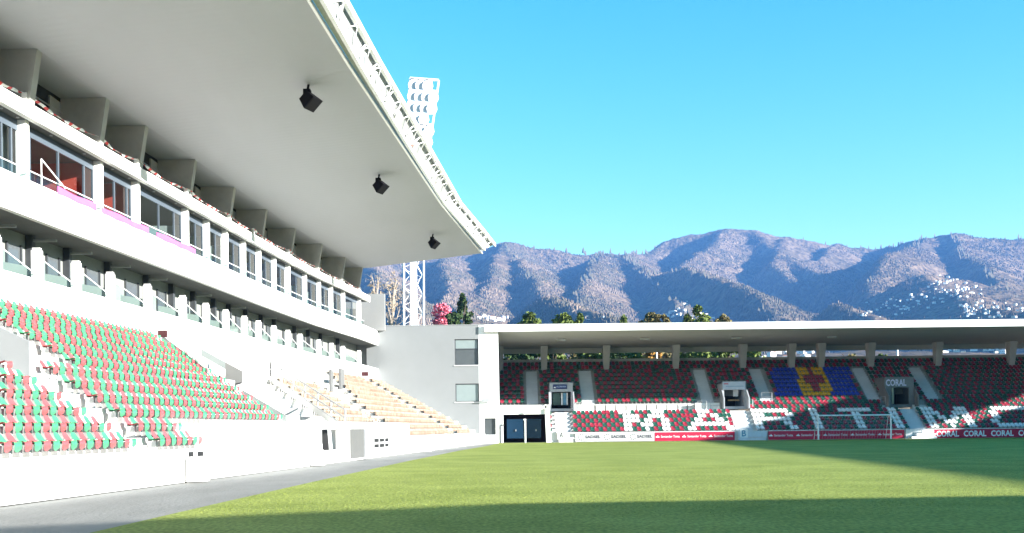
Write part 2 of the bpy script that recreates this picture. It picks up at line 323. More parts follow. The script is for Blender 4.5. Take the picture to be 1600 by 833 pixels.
px3 = [(-40, 108), (41, 156), (157, 222), (215, 260), (292, 304), (359, 343), (396, 366), (451, 398), (498, 421), (537, 439), (563, 451)]
y3 = [solveY(x, y, lambda Y: back(Y)-.1) for x, y in px3]
for Y in y3:
    X = back(Y); m = MB(); m.box(X-.24, X-.04, Y-.13, Y+.13, 14.78, 15.15); obj('kerb_post', m, WHITE, MS)
# red and white barrier tape: one length per span
TAPE = mat('barrier_tape', (.8, .8, .8), .5)
tn = TAPE.node_tree; tw = tn.nodes.new('ShaderNodeTexWave'); tw.bands_direction = 'Y'; tw.inputs['Scale'].default_value = .42
tr = tn.nodes.new('ShaderNodeValToRGB'); tr.color_ramp.interpolation = 'CONSTANT'; tr.color_ramp.elements[0].color = (.62, .03, .03, 1); tr.color_ramp.elements[1].color = (.8, .8, .78, 1); tr.color_ramp.elements[1].position = .30
tg = tn.nodes.new('ShaderNodeNewGeometry'); tn.links.new(tg.outputs['Position'], tw.inputs['Vector']); tn.links.new(tw.outputs['Fac'], tr.inputs['Fac']); tn.links.new(tr.outputs[0], tn.nodes['Principled BSDF'].inputs['Base Color'])
for i in range(len(y3)-1):
    ya, yb = y3[i], y3[i+1]; n_ = int((yb-ya)/.22)+2; m = MB(); rings = []
    for j in range(n_+1):
        t = j/n_; y = ya+(yb-ya)*t; a = 1.5*math.sin(y*1.9+i)+.5*math.sin(y*.7); z = 15.16-.22*4*t*(1-t)+.015*math.sin(y*5); hw = .06
        dx, dz = hw*math.sin(a), hw*max(.35, abs(math.cos(a))); rings.append([(back(y)-.08+dx, y, z+dz), (back(y)-.08-dx, y, z-dz), (back(y)-.10-dx, y, z-dz), (back(y)-.10+dx, y, z+dz)])
    m.sweep(rings)
    tag(obj('barrier_tape', m, TAPE), f'sagging red and white tape on the top terrace, {ordn(i)} span from the left', 'barrier tape', 'red and white tapes between the terrace posts')
# ---- roof
Spx = [(479, 0), (541, 100), (618, 215), (688, 320), (726, 365), (752, 396)]
S2px = [(505, 0), (561, 100), (630, 215), (694, 317), (731, 360), (757, 390)]
Opx = [(539, 0), (594, 100), (661, 215), (721, 320), (755, 360), (774, 384)]
E1 = [PZ(x, y, 18.1) for x, y in Spx]; E2 = [PZ(x, y, 18.25) for x, y in S2px]; E3 = [PZ(x, y, 18.95) for x, y in Opx]
def ext(E, Y):  d = (E[0]-E[2]).normalized(); return E[0]+d*(E[0].y-Y)/abs(d.y)
E1 = [ext(E1, 0)]+E1; E2 = [ext(E2, 0)]+E2; E3 = [ext(E3, 0)]+E3
# match roof stations front to back
rY = [0, E1[1].y, E1[2].y, E1[3].y, E1[4].y, E1[5].y*.985, fY[-1]+.6]
m = MB(); rings = []
for p, Y in zip(E1, rY):
    X = foldX(Y); rings.append([(back(Y)-9.2, Y, 16.9), (X, Y, 16.9), tuple(p), (p.x, p.y, p.z+.35), (X, Y, 17.9), (back(Y)-9.2, Y, 17.6)])
m.sweep(rings); roof = obj('roof', m, SOFF, MS)
def rail(name, E, r, mt, parent, hgt=None):
    m = MB(); m.sweep([[(p.x-r, p.y, p.z-(hgt or r)), (p.x+r, p.y, p.z-(hgt or r)), (p.x+r, p.y, p.z+(hgt or r)), (p.x-r, p.y, p.z+(hgt or r))] for p in E]); return obj(name, m, mt, parent)
rail('edge_trim', [p+Vector((.08, 0, .0)) for p in E1], .06, METW, roof, .05)
m = MB(); m.sweep([[(a.x+.15, a.y, a.z+.12), (b_.x-.1, b_.y, b_.z+.12), (b_.x-.1, b_.y, b_.z+.2), (a.x+.15, a.y, a.z+.2)] for a, b_ in zip(E1, E2)]); obj('gutter', m, METG, roof)
rail('inner_beam', E2, .09, METW, roof, .12)
rail('outer_beam', [p+Vector((-.04, 0, .06)) for p in E3], .09, METW, roof, .15)
yy0, yy1 = E2[1].y-4, E2[-1].y-.6; nz_ = 46
for i in range(nz_):
    ya_, yb_ = yy0+(yy1-yy0)*i/nz_, yy0+(yy1-yy0)*(i+1)/nz_; m = MB(); pa, pb = ((E2, E3) if i % 2 else (E3, E2))
    along_ = lambda E, Y: Vector((np.interp(Y, [p.y for p in E], [p.x for p in E]), Y, np.interp(Y, [p.y for p in E], [p.z for p in E])))
    m.tube([along_(pa, ya_)+Vector((0, 0, -.06)), along_(pb, yb_)+Vector((0, 0, -.06))], .028, 4); obj('lattice_bar', m, METW, roof)
m = MB(); m.sweep([[(a.x+.09, a.y, a.z+.10), (b_.x-.2, b_.y, b_.z+.05), (b_.x-.2, b_.y, b_.z+.08), (a.x+.09, a.y, a.z+.13)] for a, b_ in zip(E2, E3)]); obj('gantry_deck', m, mat('perforated_deck', (.34, .35, .35), .5, .2, 2, metal=.2), roof)
def along(E, Y):
    yy = [p.y for p in E]; return Vector((np.interp(Y, yy, [p.x for p in E]), Y, np.interp(Y, yy, [p.z for p in E])))
lampY = np.linspace(E2[1].y+2, E2[-1].y-1.5, 17)+rng.uniform(-1.3, 1.3, 17)
for i, Y in enumerate(lampY):
    a, b_ = along(E2, Y), along(E3, Y+.35); c = (a+b_)/2+Vector((0, 0, -.16)); m = MB()
    m.tube([a+Vector((.05, 0, -.02)), b_+Vector((-.1, 0, -.12))], .035, 5)
    m.tube([a+Vector((.05, .6, -.02)), b_+Vector((-.1, 0, -.12))], .03, 5)
    st = obj('gantry_strut', m, METW, roof)
    fl = MB(); q = (Y*7.3) % 1; c += Vector((.1*q-.05, .5*q, 0)); ax = Vector((.7, random.uniform(-.7, .5), -.55)).normalized(); ls = random.uniform(.65, 1.05)
    fl.tube([c-ax*.24, c-ax*.10, c+ax*.04, c+ax*.10], [.08*ls, .15*ls, .2*ls, .2*ls], 10); lo = obj('floodlight', fl, METW, roof)
    fl = MB(); fl.tube([c+ax*.10, c+ax*.115], .17*ls, 10); obj('lens', fl, mat('lamp_glass', (.35, .38, .4), .1, .1, 2), lo)
    fl = MB(); fl.box(c.x-.3, c.x-.22, c.y-.2, c.y+.2, c.z-.12, c.z+.2); obj('ballast', fl, FRAMED if i % 3 else mat('rust_red_box', (.4, .08, .05), .6, .1, 3), lo)
# ---- loudspeakers hanging below the soffit
def soffz(X, Y):
    xa, xb = foldX(Y), along(E1, Y).x; return 16.9+1.2*(X-xa)/(xb-xa)
for (x, y, lab) in ((484, 157, 'largest black loudspeaker under the roof, nearest of the three'), (594, 291, 'middle black loudspeaker hanging from the grey soffit'), (677.5, 380, 'smallest black loudspeaker, close to the far tip of the roof')):
    Y = 40.
    for _ in range(60):
        P = PY(x, y, Y); Y += .35*((soffz(P.x, P.y)-.75)-P.z)*K*1.3
    P = PY(x, y, Y); sp = thing('loudspeaker', tuple(P), lab, 'loudspeaker', 'loudspeakers hung under the main roof')
    ax = Vector((.62, -.25, -.74)).normalized(); sd = ax.cross(Vector((0, 0, 1))).normalized(); up = sd.cross(ax)
    def bx(c, a, b_, h, tp=1.): 
        return [c-sd*a*tp-up*h*tp-ax*b_, c+sd*a*tp-up*h*tp-ax*b_, c+sd*a*tp+up*h*tp-ax*b_, c-sd*a*tp+up*h*tp-ax*b_, c-sd*a-up*h+ax*b_, c+sd*a-up*h+ax*b_, c+sd*a+up*h+ax*b_, c-sd*a+up*h+ax*b_]
    m = MB(); m.hexa(bx(P, .42, .30, .36, .72)); obj('cabinet', m, BLACK, sp)
    m = MB(); m.hexa(bx(P+ax*.31, .38, .012, .32)); obj('grille', m, mat('speaker_mesh', (.008, .008, .008), .9, .3, 40, spec=.05), sp)
    T = Vector((P.x-.05, P.y, soffz(P.x, P.y))); m = MB(); m.tube([P-ax*.2, P+Vector((-.1, 0, .45)), T], .06, 6); m.box(P.x-.28, P.x+.05, P.y-.2, P.y+.2, P.z+.2, P.z+.5); obj('bracket', m, BLACK, sp)
# ---- stair and parapets between the red/green block and the sand block
def par(y, k0, k1, h, w_=.18, name='parapet'):
    m = MB(); x0, x1 = rowX(k0, y)+.42, rowX(k1, y)+.3
    m.hexa([(x1, y, tread(k1)-.5), (x0, y, tread(k0)-.5), (x0, y+w_, tread(k0)-.5), (x1, y+w_, tread(k1)-.5), (x1, y, tread(k1)+h), (x0, y, tread(k0)+h), (x0, y+w_, tread(k0)+h), (x1, y+w_, tread(k1)+h)]); return obj(name, m, WHITE, MS)
def thin_panel(k0, y0, k1, y1, top, bot, mt, nm):
    m = MB(); a = Vector((rowX(k0, y0), y0, tread(k0))); b_ = Vector((rowX(k1, y1), y1, tread(k1))); U = Vector((0, 0, 1)); t = Vector((0, .08, 0))
    m.hexa([a+U*bot, b_+U*bot, b_+U*bot+t, a+U*bot+t, a+U*top, b_+U*top, b_+U*top+t, a+U*top+t]); return obj(nm, m, mt, MS)
SCR = mat('frosted_screen', (.22, .245, .24), .35, .04, 1)
thin_panel(11, Q(40.6), 6.6, Q(37.9), .55, -.1, SCR, 'glass_screen'); thin_panel(11, Q(40.7), 6.6, Q(38.0), .62, .56, METW, 'handrail')
thin_panel(5, Q(38.7), 2.2, Q(38.3), .35, -.3, SCR, 'glass_screen')
Yv_ = Q(41.0); A_ = [PY(x, y, Yv_) for x, y in ((352, 602), (378.5, 597), (378.5, 580), (352, 566))]
m = MB(); m.prism(A_, (0, .15, 0)); obj('vomitory_wall', m, mat('recess_shade_grey', (.16, .16, .155), .8, .05, 1), MS)  # flat grey panel, the recess's shade put into its colour
A_ = [PY(x, y, Yv_) for x, y in ((352, 605), (374, 600), (378.5, 597), (352, 602))]; m = MB(); m.prism(A_, (0, .15, 0)); obj('recess_dark_strip', m, DARK, MS)  # dark strip painted along the bottom of the shaded recess
A_ = [PY(x, y, Yv_) for x, y in ((314, 556), (352, 577), (352, 566), (314, 545))]; m = MB(); m.prism(A_, (0, .15, 0)); obj('vomitory_parapet', m, SCR, MS)

# near vomitory wall at the left edge
y = Q(23.85); x0, x1 = rowX(5, y)+.3, rowX(9.4, y)
m = MB(); m.hexa([(x1, y, 3.0), (x0, y, 3.0), (x0, y+.2, 3.0), (x1, y+.2, 3.0), (x1, y, 6.1), (x0, y, 4.32), (x0, y+.2, 4.32), (x1, y+.2, 6.1)]); obj('vomitory_wall', m, GREYW, MS)
m = MB(); m.box(rowX(10.8, Q(40.3))-.22, rowX(10.8, Q(40.3))+.22, Q(40.35), Q(40.5), 6.35, 6.7); obj('extinguisher_box', m, mat('dark_red_box', (.05, .006, .008), .5, .1, 4), MS)
m = MB(); m.box(rowX(11, Q(75.3))-.3, rowX(11, Q(75.3))+.3, Q(75.3), Q(75.6), 6.6, 7.0); obj('extinguisher_box', m, MATS['dark_red_box'], MS)
# portals in the white wall beside the corner blocks
for (a, b_, kk) in ((56.4, 57.1, 7), (61.2, 62.6, 8)):
    X = rowX(kk, Q(a)); m = MB(); m.box(X-.05, X+.1, Q(a), Q(b_), tread(kk), tread(kk)+1.7); obj('portal_opening', m, mat('shaded_opening', (.12, .12, .12), .8), MS)
# access stair in front with rail, steel gate and small windows
r7 = solveY(423, 593, lambda Y: rowX(7.4, Y))
m = MB()
P0 = (rowX(7.4, r7), r7, 4.75); P1 = (front(Q(40.2))-.1, Q(40.2), 1.75)
for dz in (0, .42, .84): m.tube([(P0[0], P0[1], P0[2]+dz), (P1[0], P1[1], P1[2]+dz)], .045, 5)
for t in np.linspace(0, 1, 7):
    q = Vector(P0).lerp(Vector(P1), t); m.tube([q, q+Vector((0, 0, .88))], .05, 5)
m.tube([(P0[0], P0[1], P0[2]), (P0[0], P0[1], P0[2]+.9)], .05, 5); obj('stair_rail', m, METG, MS)
m = MB(); m.hexa([(P0[0], P0[1]-.1, P0[2]-.35), (P1[0], P1[1]-.1, P1[2]-.35), (P1[0], P1[1]+.1, P1[2]-.35), (P0[0], P0[1]+.1, P0[2]-.35), (P0[0], P0[1]-.1, P0[2]-.02), (P1[0], P1[1]-.1, P1[2]-.02), (P1[0], P1[1]+.1, P1[2]-.02), (P0[0], P0[1]+.1, P0[2]-.02)]); obj('stair_string', m, WHITE, MS)
# dark under-stair recess
m = MB(); strip(m, Q(36.72), Q(39.38), [(0, 0), (-.25, 0), (-.25, .62), (0, .62)], front); obj('front_wall', m, WHITE, MS)
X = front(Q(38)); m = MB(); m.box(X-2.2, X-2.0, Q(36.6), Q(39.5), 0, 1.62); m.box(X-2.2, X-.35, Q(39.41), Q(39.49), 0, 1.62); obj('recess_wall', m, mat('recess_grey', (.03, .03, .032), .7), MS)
for i in range(4):
    m = MB(); m.box(X-1.5, X-.3, Q(36.75)+.4*i, Q(36.75)+.4*(i+1), 0, 1.25-.3*i); obj('stair_step', m, WHITE, MS)
m = MB(); m.hexa([(X-.12, Q(38.1), 0.1), (X, Q(38.1), .1), (X, Q(38.3), .1), (X-.12, Q(38.3), .1), (X-.12, Q(37.6), 1.62), (X, Q(37.6), 1.62), (X, Q(37.8), 1.62), (X-.12, Q(37.8), 1.62)]); obj('brace', m, METW, MS)
ya, yb = solveY(547, 716, front), solveY(568, 713, front)
m = MB(); m.sweep([[(front(y)+.06, y, .1), (front(y)+.01, y, .1), (front(y)+.01, y, 1.62), (front(y)+.06, y, 1.62)] for y in (ya, yb)]); gt = obj('steel_gate', m, mat('brushed_gate', (.10, .10, .097), .5, .1, 2), MS)
m = MB(); m.box(front(yb)+.05, front(yb)+.12, yb-.06, yb+.06, 0, 1.62); obj('gate_post', m, METG, gt)
def front_win(x0, x1, z0, z1, nm='wall_window', bars=()):
    ya, yb = solveY(x0, 700, front), solveY(x1, 700, front)
    m = MB(); m.sweep([[(front(y)+.015, y, z0), (front(y)+.005, y, z0), (front(y)+.005, y, z1), (front(y)+.015, y, z1)] for y in (ya, yb)]); o = obj(nm, m, VOID, MS)
    for t in (0, *bars, 1):
        y = ya+(yb-ya)*t; q = MB(); q.box(front(y)+.02, front(y)+.05, y-.07, y+.07, z0-.05, z1+.05); obj('frame', q, METW, o)
    if bars:
        q = MB(); q.sweep([[(front(y)+.02, y, (z0+z1)/2-.05), (front(y)+.045, y, (z0+z1)/2-.05), (front(y)+.045, y, (z0+z1)/2+.05), (front(y)+.02, y, (z0+z1)/2+.05)] for y in (ya, yb)]); obj('frame', q, METW, o)
def zat(x, y): Y = solveY(x, y, front); return PY(x, y, Y).z
front_win(583, 607, zat(595, 699), zat(595, 685), bars=(.35, .7))
front_win(290.5, 302, zat(296, 714), zat(296, 706), 'vent_opening'); front_win(305, 317.5, zat(311, 713), zat(311, 705.5), 'vent_opening')
# low concrete blocks at the foot of the wall
for (x, y, wd, hh, lab) in ((297, 751, .9, .75, 'stepped pale concrete block at the foot of the wall below two vents'), (488, 727, .8, .25, 'low flat concrete block at the wall foot left of the grey gate'), (662, 704, .9, .3, 'small concrete block at the wall foot below the sand seats')):
    Y = solveY(x, y, front); X = front(Y); m = MB(); m.box(X+.02, X+.5, Y-wd/2, Y+wd/2, 0, hh*.5); m.box(X+.02, X+.35, Y-wd/2, Y-wd*.1, hh*.5, hh); tag(obj('concrete_block', m, STEP), lab, 'concrete block')

# ------------------------------------------------------------------ seats of the main stand
def seat_geo(scale=1.):
    b = MB(); w_ = .168; rows = [(.06, .37, .85), (.03, .43, 1.), (-.05, .53, .98), (-.09, .61, .84), (-.11, .655, .48)]; nn = 5; pts = []
    for x, z, s in rows:
        for j in range(nn):
            u = -1+2*j/(nn-1); pts.append((x-.14+.035*u*u, u*w_*s, z))
    b.add(pts, [(i*nn+j, i*nn+j+1, (i+1)*nn+j+1, (i+1)*nn+j) for i in range(len(rows)-1) for j in range(nn-1)])
    p_ = MB(); rows = [(-.13, .40, .95), (.05, .385, .98), (.21, .43, 1.), (.272, .415, 1.), (.285, .33, 1.), (.275, .24, .94), (.25, .20, .6)]; pts = []
    for x, z, s in rows:
        for j in range(nn):
            u = -1+2*j/(nn-1); pts.append((x, u*w_*s, z+.03*u*u))
    p_.add(pts, [(i*nn+j, i*nn+j+1, (i+1)*nn+j+1, (i+1)*nn+j) for i in range(len(rows)-1) for j in range(nn-1)])
    k_ = MB(); k_.hexa([(-.2, -.03, 0), (.1, -.03, 0), (.1, .03, 0), (-.2, .03, 0), (-.14, -.08, .36), (.1, -.08, .36), (.1, .08, .36), (-.14, .08, .36)])
    return b, p_, k_
SB, SP, SK = seat_geo()
def rawmesh(name, mb, mt, smooth=True):
    me = bpy.data.meshes.new(name); me.from_pydata(mb.v, [], mb.f); me.materials.append(mt)
    if smooth: me.polygons.foreach_set('use_smooth', [True]*len(mb.f))
    return me
KMESH = rawmesh('bracket', SK, mat('seat_bracket', (.42, .42, .41), .6), False)
seats = []       # X, Y, z, colour, row, block name, from-aisle index
def run(k, y0, y1, block, colf, frm=0):
    n_ = int((y1-y0)/.45)
    for i in range(n_):
        Y = (y0+.24+.45*i) if frm == 0 else (y1-.24-.45*i)
        seats.append((rowX(k, Y), Y, tread(k), colf(k, i if frm == 0 else -i), k, block, i))
alt = lambda k, i: 'red' if (i+k) % 2 else 'green'
bei = lambda k, i: 'sand' if random.random() < .6 else 'peach'
for k in range(6): run(k, 20, A1+.1*k-.05, 'near block', alt, 1)
run(0, Q(24.0), Q(26.8), 'second block', alt); run(1, Q(24.2), Q(27.0), 'second block', alt)
for k in range(2, 12):
    y0 = Q(24.3+.12*k) if k < 6 else Q(27.15); 
    if k >= 10: y0 = 30
    run(k, y0, Q(37.0+.35*(k-2)) if k < 9 else Q(39.2+.35*(k-8)), 'second block', alt)
for k in range(2, 8): run(k, Q(43.9+.55*(k-2)), Q(52+.45*(k-2)), 'sand block', bei)
run(1, Q(50.5), Q(51.2), 'sand block', bei)
for k in range(0, 12): run(k, Q(52.2+.75*k if k < 6 else 57.5+1.45*(k-5)), Q(68+.66*k), 'corner block', bei)
for k in range(0, 12): run(k, Q(69.4+.66*k), Q(min(82.0, 77+.45*k)), 'end block', bei)
SM = {'peach': seatmat('peach_seat_plastic', (.28, .175, .12), .5), 'red': SRED, 'green': SGRN, 'sand': SBEI, 'white': SWHT, 'blue': SBLU, 'yellow': SYEL, 'maroon': SRED_SHADE, 'darkgreen': SGRN_SHADE}
BM = {c: rawmesh('backrest', SB, SM[c]) for c in ('red', 'green')}; PM = {c: rawmesh('pan', SP, SM[c]) for c in ('red', 'green')}
def inview(s): a = s[0]*F/s[1]+800; return a > -8
vis = sorted([s for s in seats if s[3] not in ('sand', 'peach') and inview(s)], key=lambda s: s[1])
near = vis[:300]; nearset = set(id(s) for s in near); rest = [s for s in seats if id(s) not in nearset]
for s in near:
    X, Y, z, c, k, blk, i = s
    if blk == 'near block': lab = f'{c} seat, near block, {ORD[k]} row up, {ordn(i)} from the right end'
    else: lab = f'{c} seat, second block, {ORD[k]} row up, {ordn(i)} from the left end'
    o = thing('stadium_seat', (X, Y, z), lab, 'seat', 'red and green seats of the near blocks'); o.rotation_euler.z = random.uniform(-.02, .02)-.08
    link('backrest', BM[c], o); link('pan', PM[c], o); link('bracket', KMESH, o)
def seatstuff(name, lst, lab, ang, cols, wide=1.):
    vs = np.array(SB.v+SP.v+SK.v)*np.array([1, wide, 1]); nb, npn = len(SB.v), len(SP.v); fs = SB.f+[tuple(i+nb for i in f) for f in SP.f]; kf = [tuple(i+nb+npn for i in f) for f in SK.f]
    ca, sa = math.cos(ang), math.sin(ang); V = []; FF = []; MI = []; o = 0
    rot = vs@np.array([[ca, sa, 0], [-sa, ca, 0], [0, 0, 1]])
    for s in lst:
        jit = np.array([s[0]+random.uniform(-.01, .01), s[1], s[2]]); V.append(rot+jit); ci = cols.index(s[3])
        FF += [tuple(i+o for i in f) for f in fs]; MI += [ci]*len(fs); FF += [tuple(i+o for i in f) for f in kf]; MI += [len(cols)]*len(kf); o += len(vs)
    me = bpy.data.meshes.new(name); me.from_pydata(np.concatenate(V).tolist(), [], FF)
    for c in cols: me.materials.append(SM[c])
    me.materials.append(MATS['seat_bracket']); me.polygons.foreach_set('material_index', MI); me.polygons.foreach_set('use_smooth', [True]*len(FF))
    return tag(link(name, me), lab, 'seats', kind='stuff')
seatstuff('stadium_seats', [s for s in rest if inview(s)], 'remaining red, green and sand coloured seats farther along the left grandstand', -.1, ['red', 'green', 'sand', 'peach'])

# ------------------------------------------------------------------ CORNER BUILDING
CY = 82.35*K
def XA(x, Y=CY): return ab(x, 600)[0]*Y/F
def ZA(y, x=700, Y=CY): return CH+ab(x, y)[1]*Y/F
CB = thing('corner_building', (-8, CY+6, 0), 'plain grey and white corner building with three windows between the two stands', 'building')
w1 = (XA(711), XA(748), ZA(570.5, 730), ZA(530, 730)); w2 = (XA(711.5), XA(748.3), ZA(628, 730), ZA(599.5, 730)); H1 = ZA(508.5)
m = MB(); wall_holes(m, back(CY)-1.2, XA(748.5), 0, H1, CY, CY+.4, [w1, w2]); obj('grey_wall', m, GREYW, CB)
w3 = (XA(756.5), XA(774), ZA(679.5, 765), ZA(653.5, 765))
m = MB(); wall_holes(m, XA(748.5)+.003, XA(779), 0, H1+.003, CY-.004, CY+.4, [w3]); obj('white_wall', m, WHITE, CB)
m = MB(); m.box(back(CY)-6, XA(779), CY+.4, CY+14, 0, H1-.01); obj('rear_block', m, GREYW, CB)
m = MB(); m.box(XA(568)-4.5, XA(603.5), CY-.6, CY-.1, 11.7, ZA(460, 600)); obj('stair_tower', m, mat('light_grey_render', (.25, .25, .245), .75, .04, .5), CB)
m = MB(); m.box(back(CY)-1.2, XA(779), CY-.05, CY+.45, H1+.004, H1+.06); obj('roof_coping', m, METG, CB)
for (wd, blind, nm) in ((w1, .36, 1), (w2, 1, 0), (w3, 0, 0)):
    f_ = MB(); y0 = CY+.12; t = .09; x0, x1, z0, z1 = wd
    f_.box(x0, x0+t, y0, y0+.1, z0, z1); f_.box(x1-t, x1, y0, y0+.1, z0, z1); f_.box(x0+t, x1-t, y0, y0+.1, z0, z0+t); f_.box(x0+t, x1-t, y0, y0+.1, z1-t, z1)
    if blind not in (0, 1): f_.box(x0+t, x1-t, y0, y0+.1, z1-(z1-z0)*blind-t, z1-(z1-z0)*blind)
    wo = obj('window', f_, FRAMED, CB)
    if blind:
        q = MB(); q.box(x0+t, x1-t, y0+.03, y0+.06, z1-(z1-z0)*blind, z1-t); obj('blind', q, BLIND, wo)
    if blind < 1:
        q = MB(); q.box(x0+t, x1-t, y0+.05, y0+.07, z0+t, z1-(z1-z0)*blind-t); obj('pane', q, MATS['dark_glazing'], wo)
    q = MB(); q.box(x0-.08, x1+.08, y0-.2, y0, z0-.08, z0-.003); obj('sill', q, METW, wo)
m = MB(); m.box(XA(752), XA(772), CY-.4, CY-.26, ZA(627.5, 760), ZA(623, 760)); obj('ledge', m, METG, CB)
# utility clutter near the corner foot
for x, lab in ((672, 'white folded metal frame leaning below the sand seats, leftmost'), (692, 'white metal frame by the track, middle one of three'), (714, 'white metal frame nearest the corner building')):
    Y = solveY(x, 696, front); X = front(Y)+.12; m = MB(); m.tube([(X, Y-1.3, .05), (X+.1, Y-1.3, 1.15), (X+.1, Y+1.3, 1.15), (X, Y+1.3, .05)], .06, 5); m.tube([(X+.05, Y-1.3, .6), (X+.05, Y+1.3, .6)], .04, 5); tag(obj('metal_frame', m, METG), lab, 'metal frame', 'frames leaning at the stand foot')

# ------------------------------------------------------------------ FAR STAND
Y0 = 119.7
FS = thing('far_stand', (28, 127, 0), 'low white end stand with deep flat roof and seat lettering behind the far goal', 'grandstand')
def fY_(i): return 121.3+.8*i
def fz(i): return .90+.46*min(i, 7)+.5*max(0, i-7)
def fX(x, Y, y=620): return ab(x, y)[0]*Y/F
def rowpx(i, x): return fX(x, fY_(i))
XL, XR = fX(779, 121), 78.0
TX0, TX1 = fX(786, Y0), fX(853, Y0)
m = MB(); m.box(TX1+.5, XR, Y0+.1, Y0+.35, 0, 1.02); obj('front_wall', m, STEP, FS)
for i in range(17):
    y0 = fY_(i)-.42; xa = XL if i >= 7 else fX(855, 121)
    segs = [(xa, XR)]
    pr = [(859, 895), (1129, 1167), (1386, 1424)]
    if 5 <= i <= 9:
        segs = []; c = xa
        if i < 7: c = fX(1172, fY_(i)); segs = [(fX(855, 121), c, fz(5)-.05)]
        pr_ = [p for p in pr if i >= 7 or p[0] > 1200]
        for a, b_ in pr_:
            segs.append((c, rowpx(i, a))); c = rowpx(i, b_)
        segs.append((c, XR))
    m = MB()
    for sg in segs:
        zt = sg[2] if len(sg) > 2 else fz(i)
        m.box(sg[0], sg[1], y0, y0+.8, zt-.7, zt)
    obj('terrace_step', m, STEP if i < 7 else CONC, FS)
# aisles as half steps
AIS = [((823, 842), (821, 838), 7, 15), ((909, 930), (904, 923), 7, 15), ((1094, 1114), (1085, 1104), 7, 15), ((1186, 1206), (1172, 1191), 7, 15), ((1357, 1377), (1331, 1350), 7, 15), ((1448, 1469), (1419, 1437), 7, 15),
       ((867, 892), (866, 892), 0, 5), ((1148, 1175), (1142, 1168), 0, 5), ((1421, 1446), (1405, 1430), 0, 5)]
AISX = []
for (b0, b1), (t0, t1), i0, i1 in AIS:
    ya, yb = fY_(i0), fY_(i1-1)
    xa = (fX(b0, ya)+fX(t0, yb))/2; wd = fX(b1, ya)-fX(b0, ya); AISX.append((xa, xa+wd, i0, i1))
    for i in range(i0, i1):
        m = MB(); yy = fY_(i)-.42; m.box(xa+.04, xa+wd-.04, yy+.40, yy+.785, fz(i)+.004, fz(i)+.24); m.box(xa+.04, xa+wd-.04, yy+.786, yy+.797, fz(i)+.1, fz(i+1)-.004); obj('stair_step', m, mat('pale_stair', (.56, .58, .60), .75, .08, 1), FS)
# mid-height parapet blocks with dark gaps (left half)
xw = 931
while xw < 1084:
    x0, x1 = fX(xw, 126), fX(xw+14.2, 126); m = MB(); m.box(x0, x1, 126.1, 126.3, 3.2, 4.02); obj('parapet_block', m, STEP, FS); xw += 16
m = MB(); m.box(fX(898, 126), fX(1126, 126), 126.42, 126.6, 3.1, 4.1); obj('parapet_wall', m, CONC, FS)
m = MB(); m.box(fX(1086, 125.6), fX(1124, 125.6), 125.5, 125.7, 3.2, 4.1); obj('parapet_block', m, WHITE, FS)
m = MB(); m.box(fX(896, 125.6), fX(928, 125.6), 125.5, 125.7, 3.2, 3.9); obj('parapet_block', m, WHITE, FS)
for (xa, xb, yy, z0) in ((1090, 1104, 125.3, 3.3), (1110, 1126, 125.2, 3.3), (899, 909, 125.3, 3.2), (1168, 1176, 125.2, 3.4), (1190, 1206, 126.2, 4.2), (1376, 1383, 125.4, 3.6), (1432, 1442, 125.4, 3.6), (844, 857, 126.5, 4.0)):
    X0, X1 = fX(xa, yy), fX(xb, yy); m = MB(); m.tube([(X0, yy, z0), (X0, yy, z0+1.0), (X1, yy, z0+1.0), (X1, yy, z0)], .03, 5); m.tube([(X0, yy, z0+.5), (X1, yy, z0+.5)], .02, 4); obj('handrail', m, METG, FS)
# tunnel
m = MB(); wall_holes(m, fX(779, Y0)+.003, TX1+.42, 0, 3.95, Y0+.2, Y0+.7, [(TX0, TX1, -1, 2.98)])
m.hexa([(fX(779, Y0)+.1, Y0+.7, 3.6), (TX1+.42, Y0+.7, 3.6), (TX1+.42, fY_(7)-.42, 3.6), (fX(779, Y0)+.1, fY_(7)-.42, 3.6), (fX(779, Y0)+.1, Y0+.7, 3.95), (TX1+.42, Y0+.7, 3.95), (TX1+.42, fY_(7)-.42, 4.1), (fX(779, Y0)+.1, fY_(7)-.42, 4.1)]); obj('tunnel_surround', m, WHITE, FS)
m = MB(); m.box(TX0-.2, TX0, Y0+.7, Y0+6, 0, 3.5); m.box(TX1, TX1+.2, Y0+.7, Y0+6, 0, 3.5); m.box(TX0, TX1, Y0+5.8, Y0+6, 0, 3.5); obj('tunnel_wall', m, mat('tunnel_maroon', (.05, .02, .025), .7), FS)
BLUEG = mat('blue_door', (.005, .026, .06), .25, .1, .8)
for a, b_ in ((791.5, 818), (823, 845)):
    m = MB(); m.box(fX(a, Y0+1), fX(b_, Y0+1), Y0+.95, Y0+1.05, .45, 2.5); dr = obj('tunnel_door', m, BLUEG, FS)
    q = MB(); q.box(fX(a, Y0+1)+.9, fX(a, Y0+1)+1.0, Y0+.85, Y0+.94, 1.2, 1.4); obj('handle', q, METG, dr)
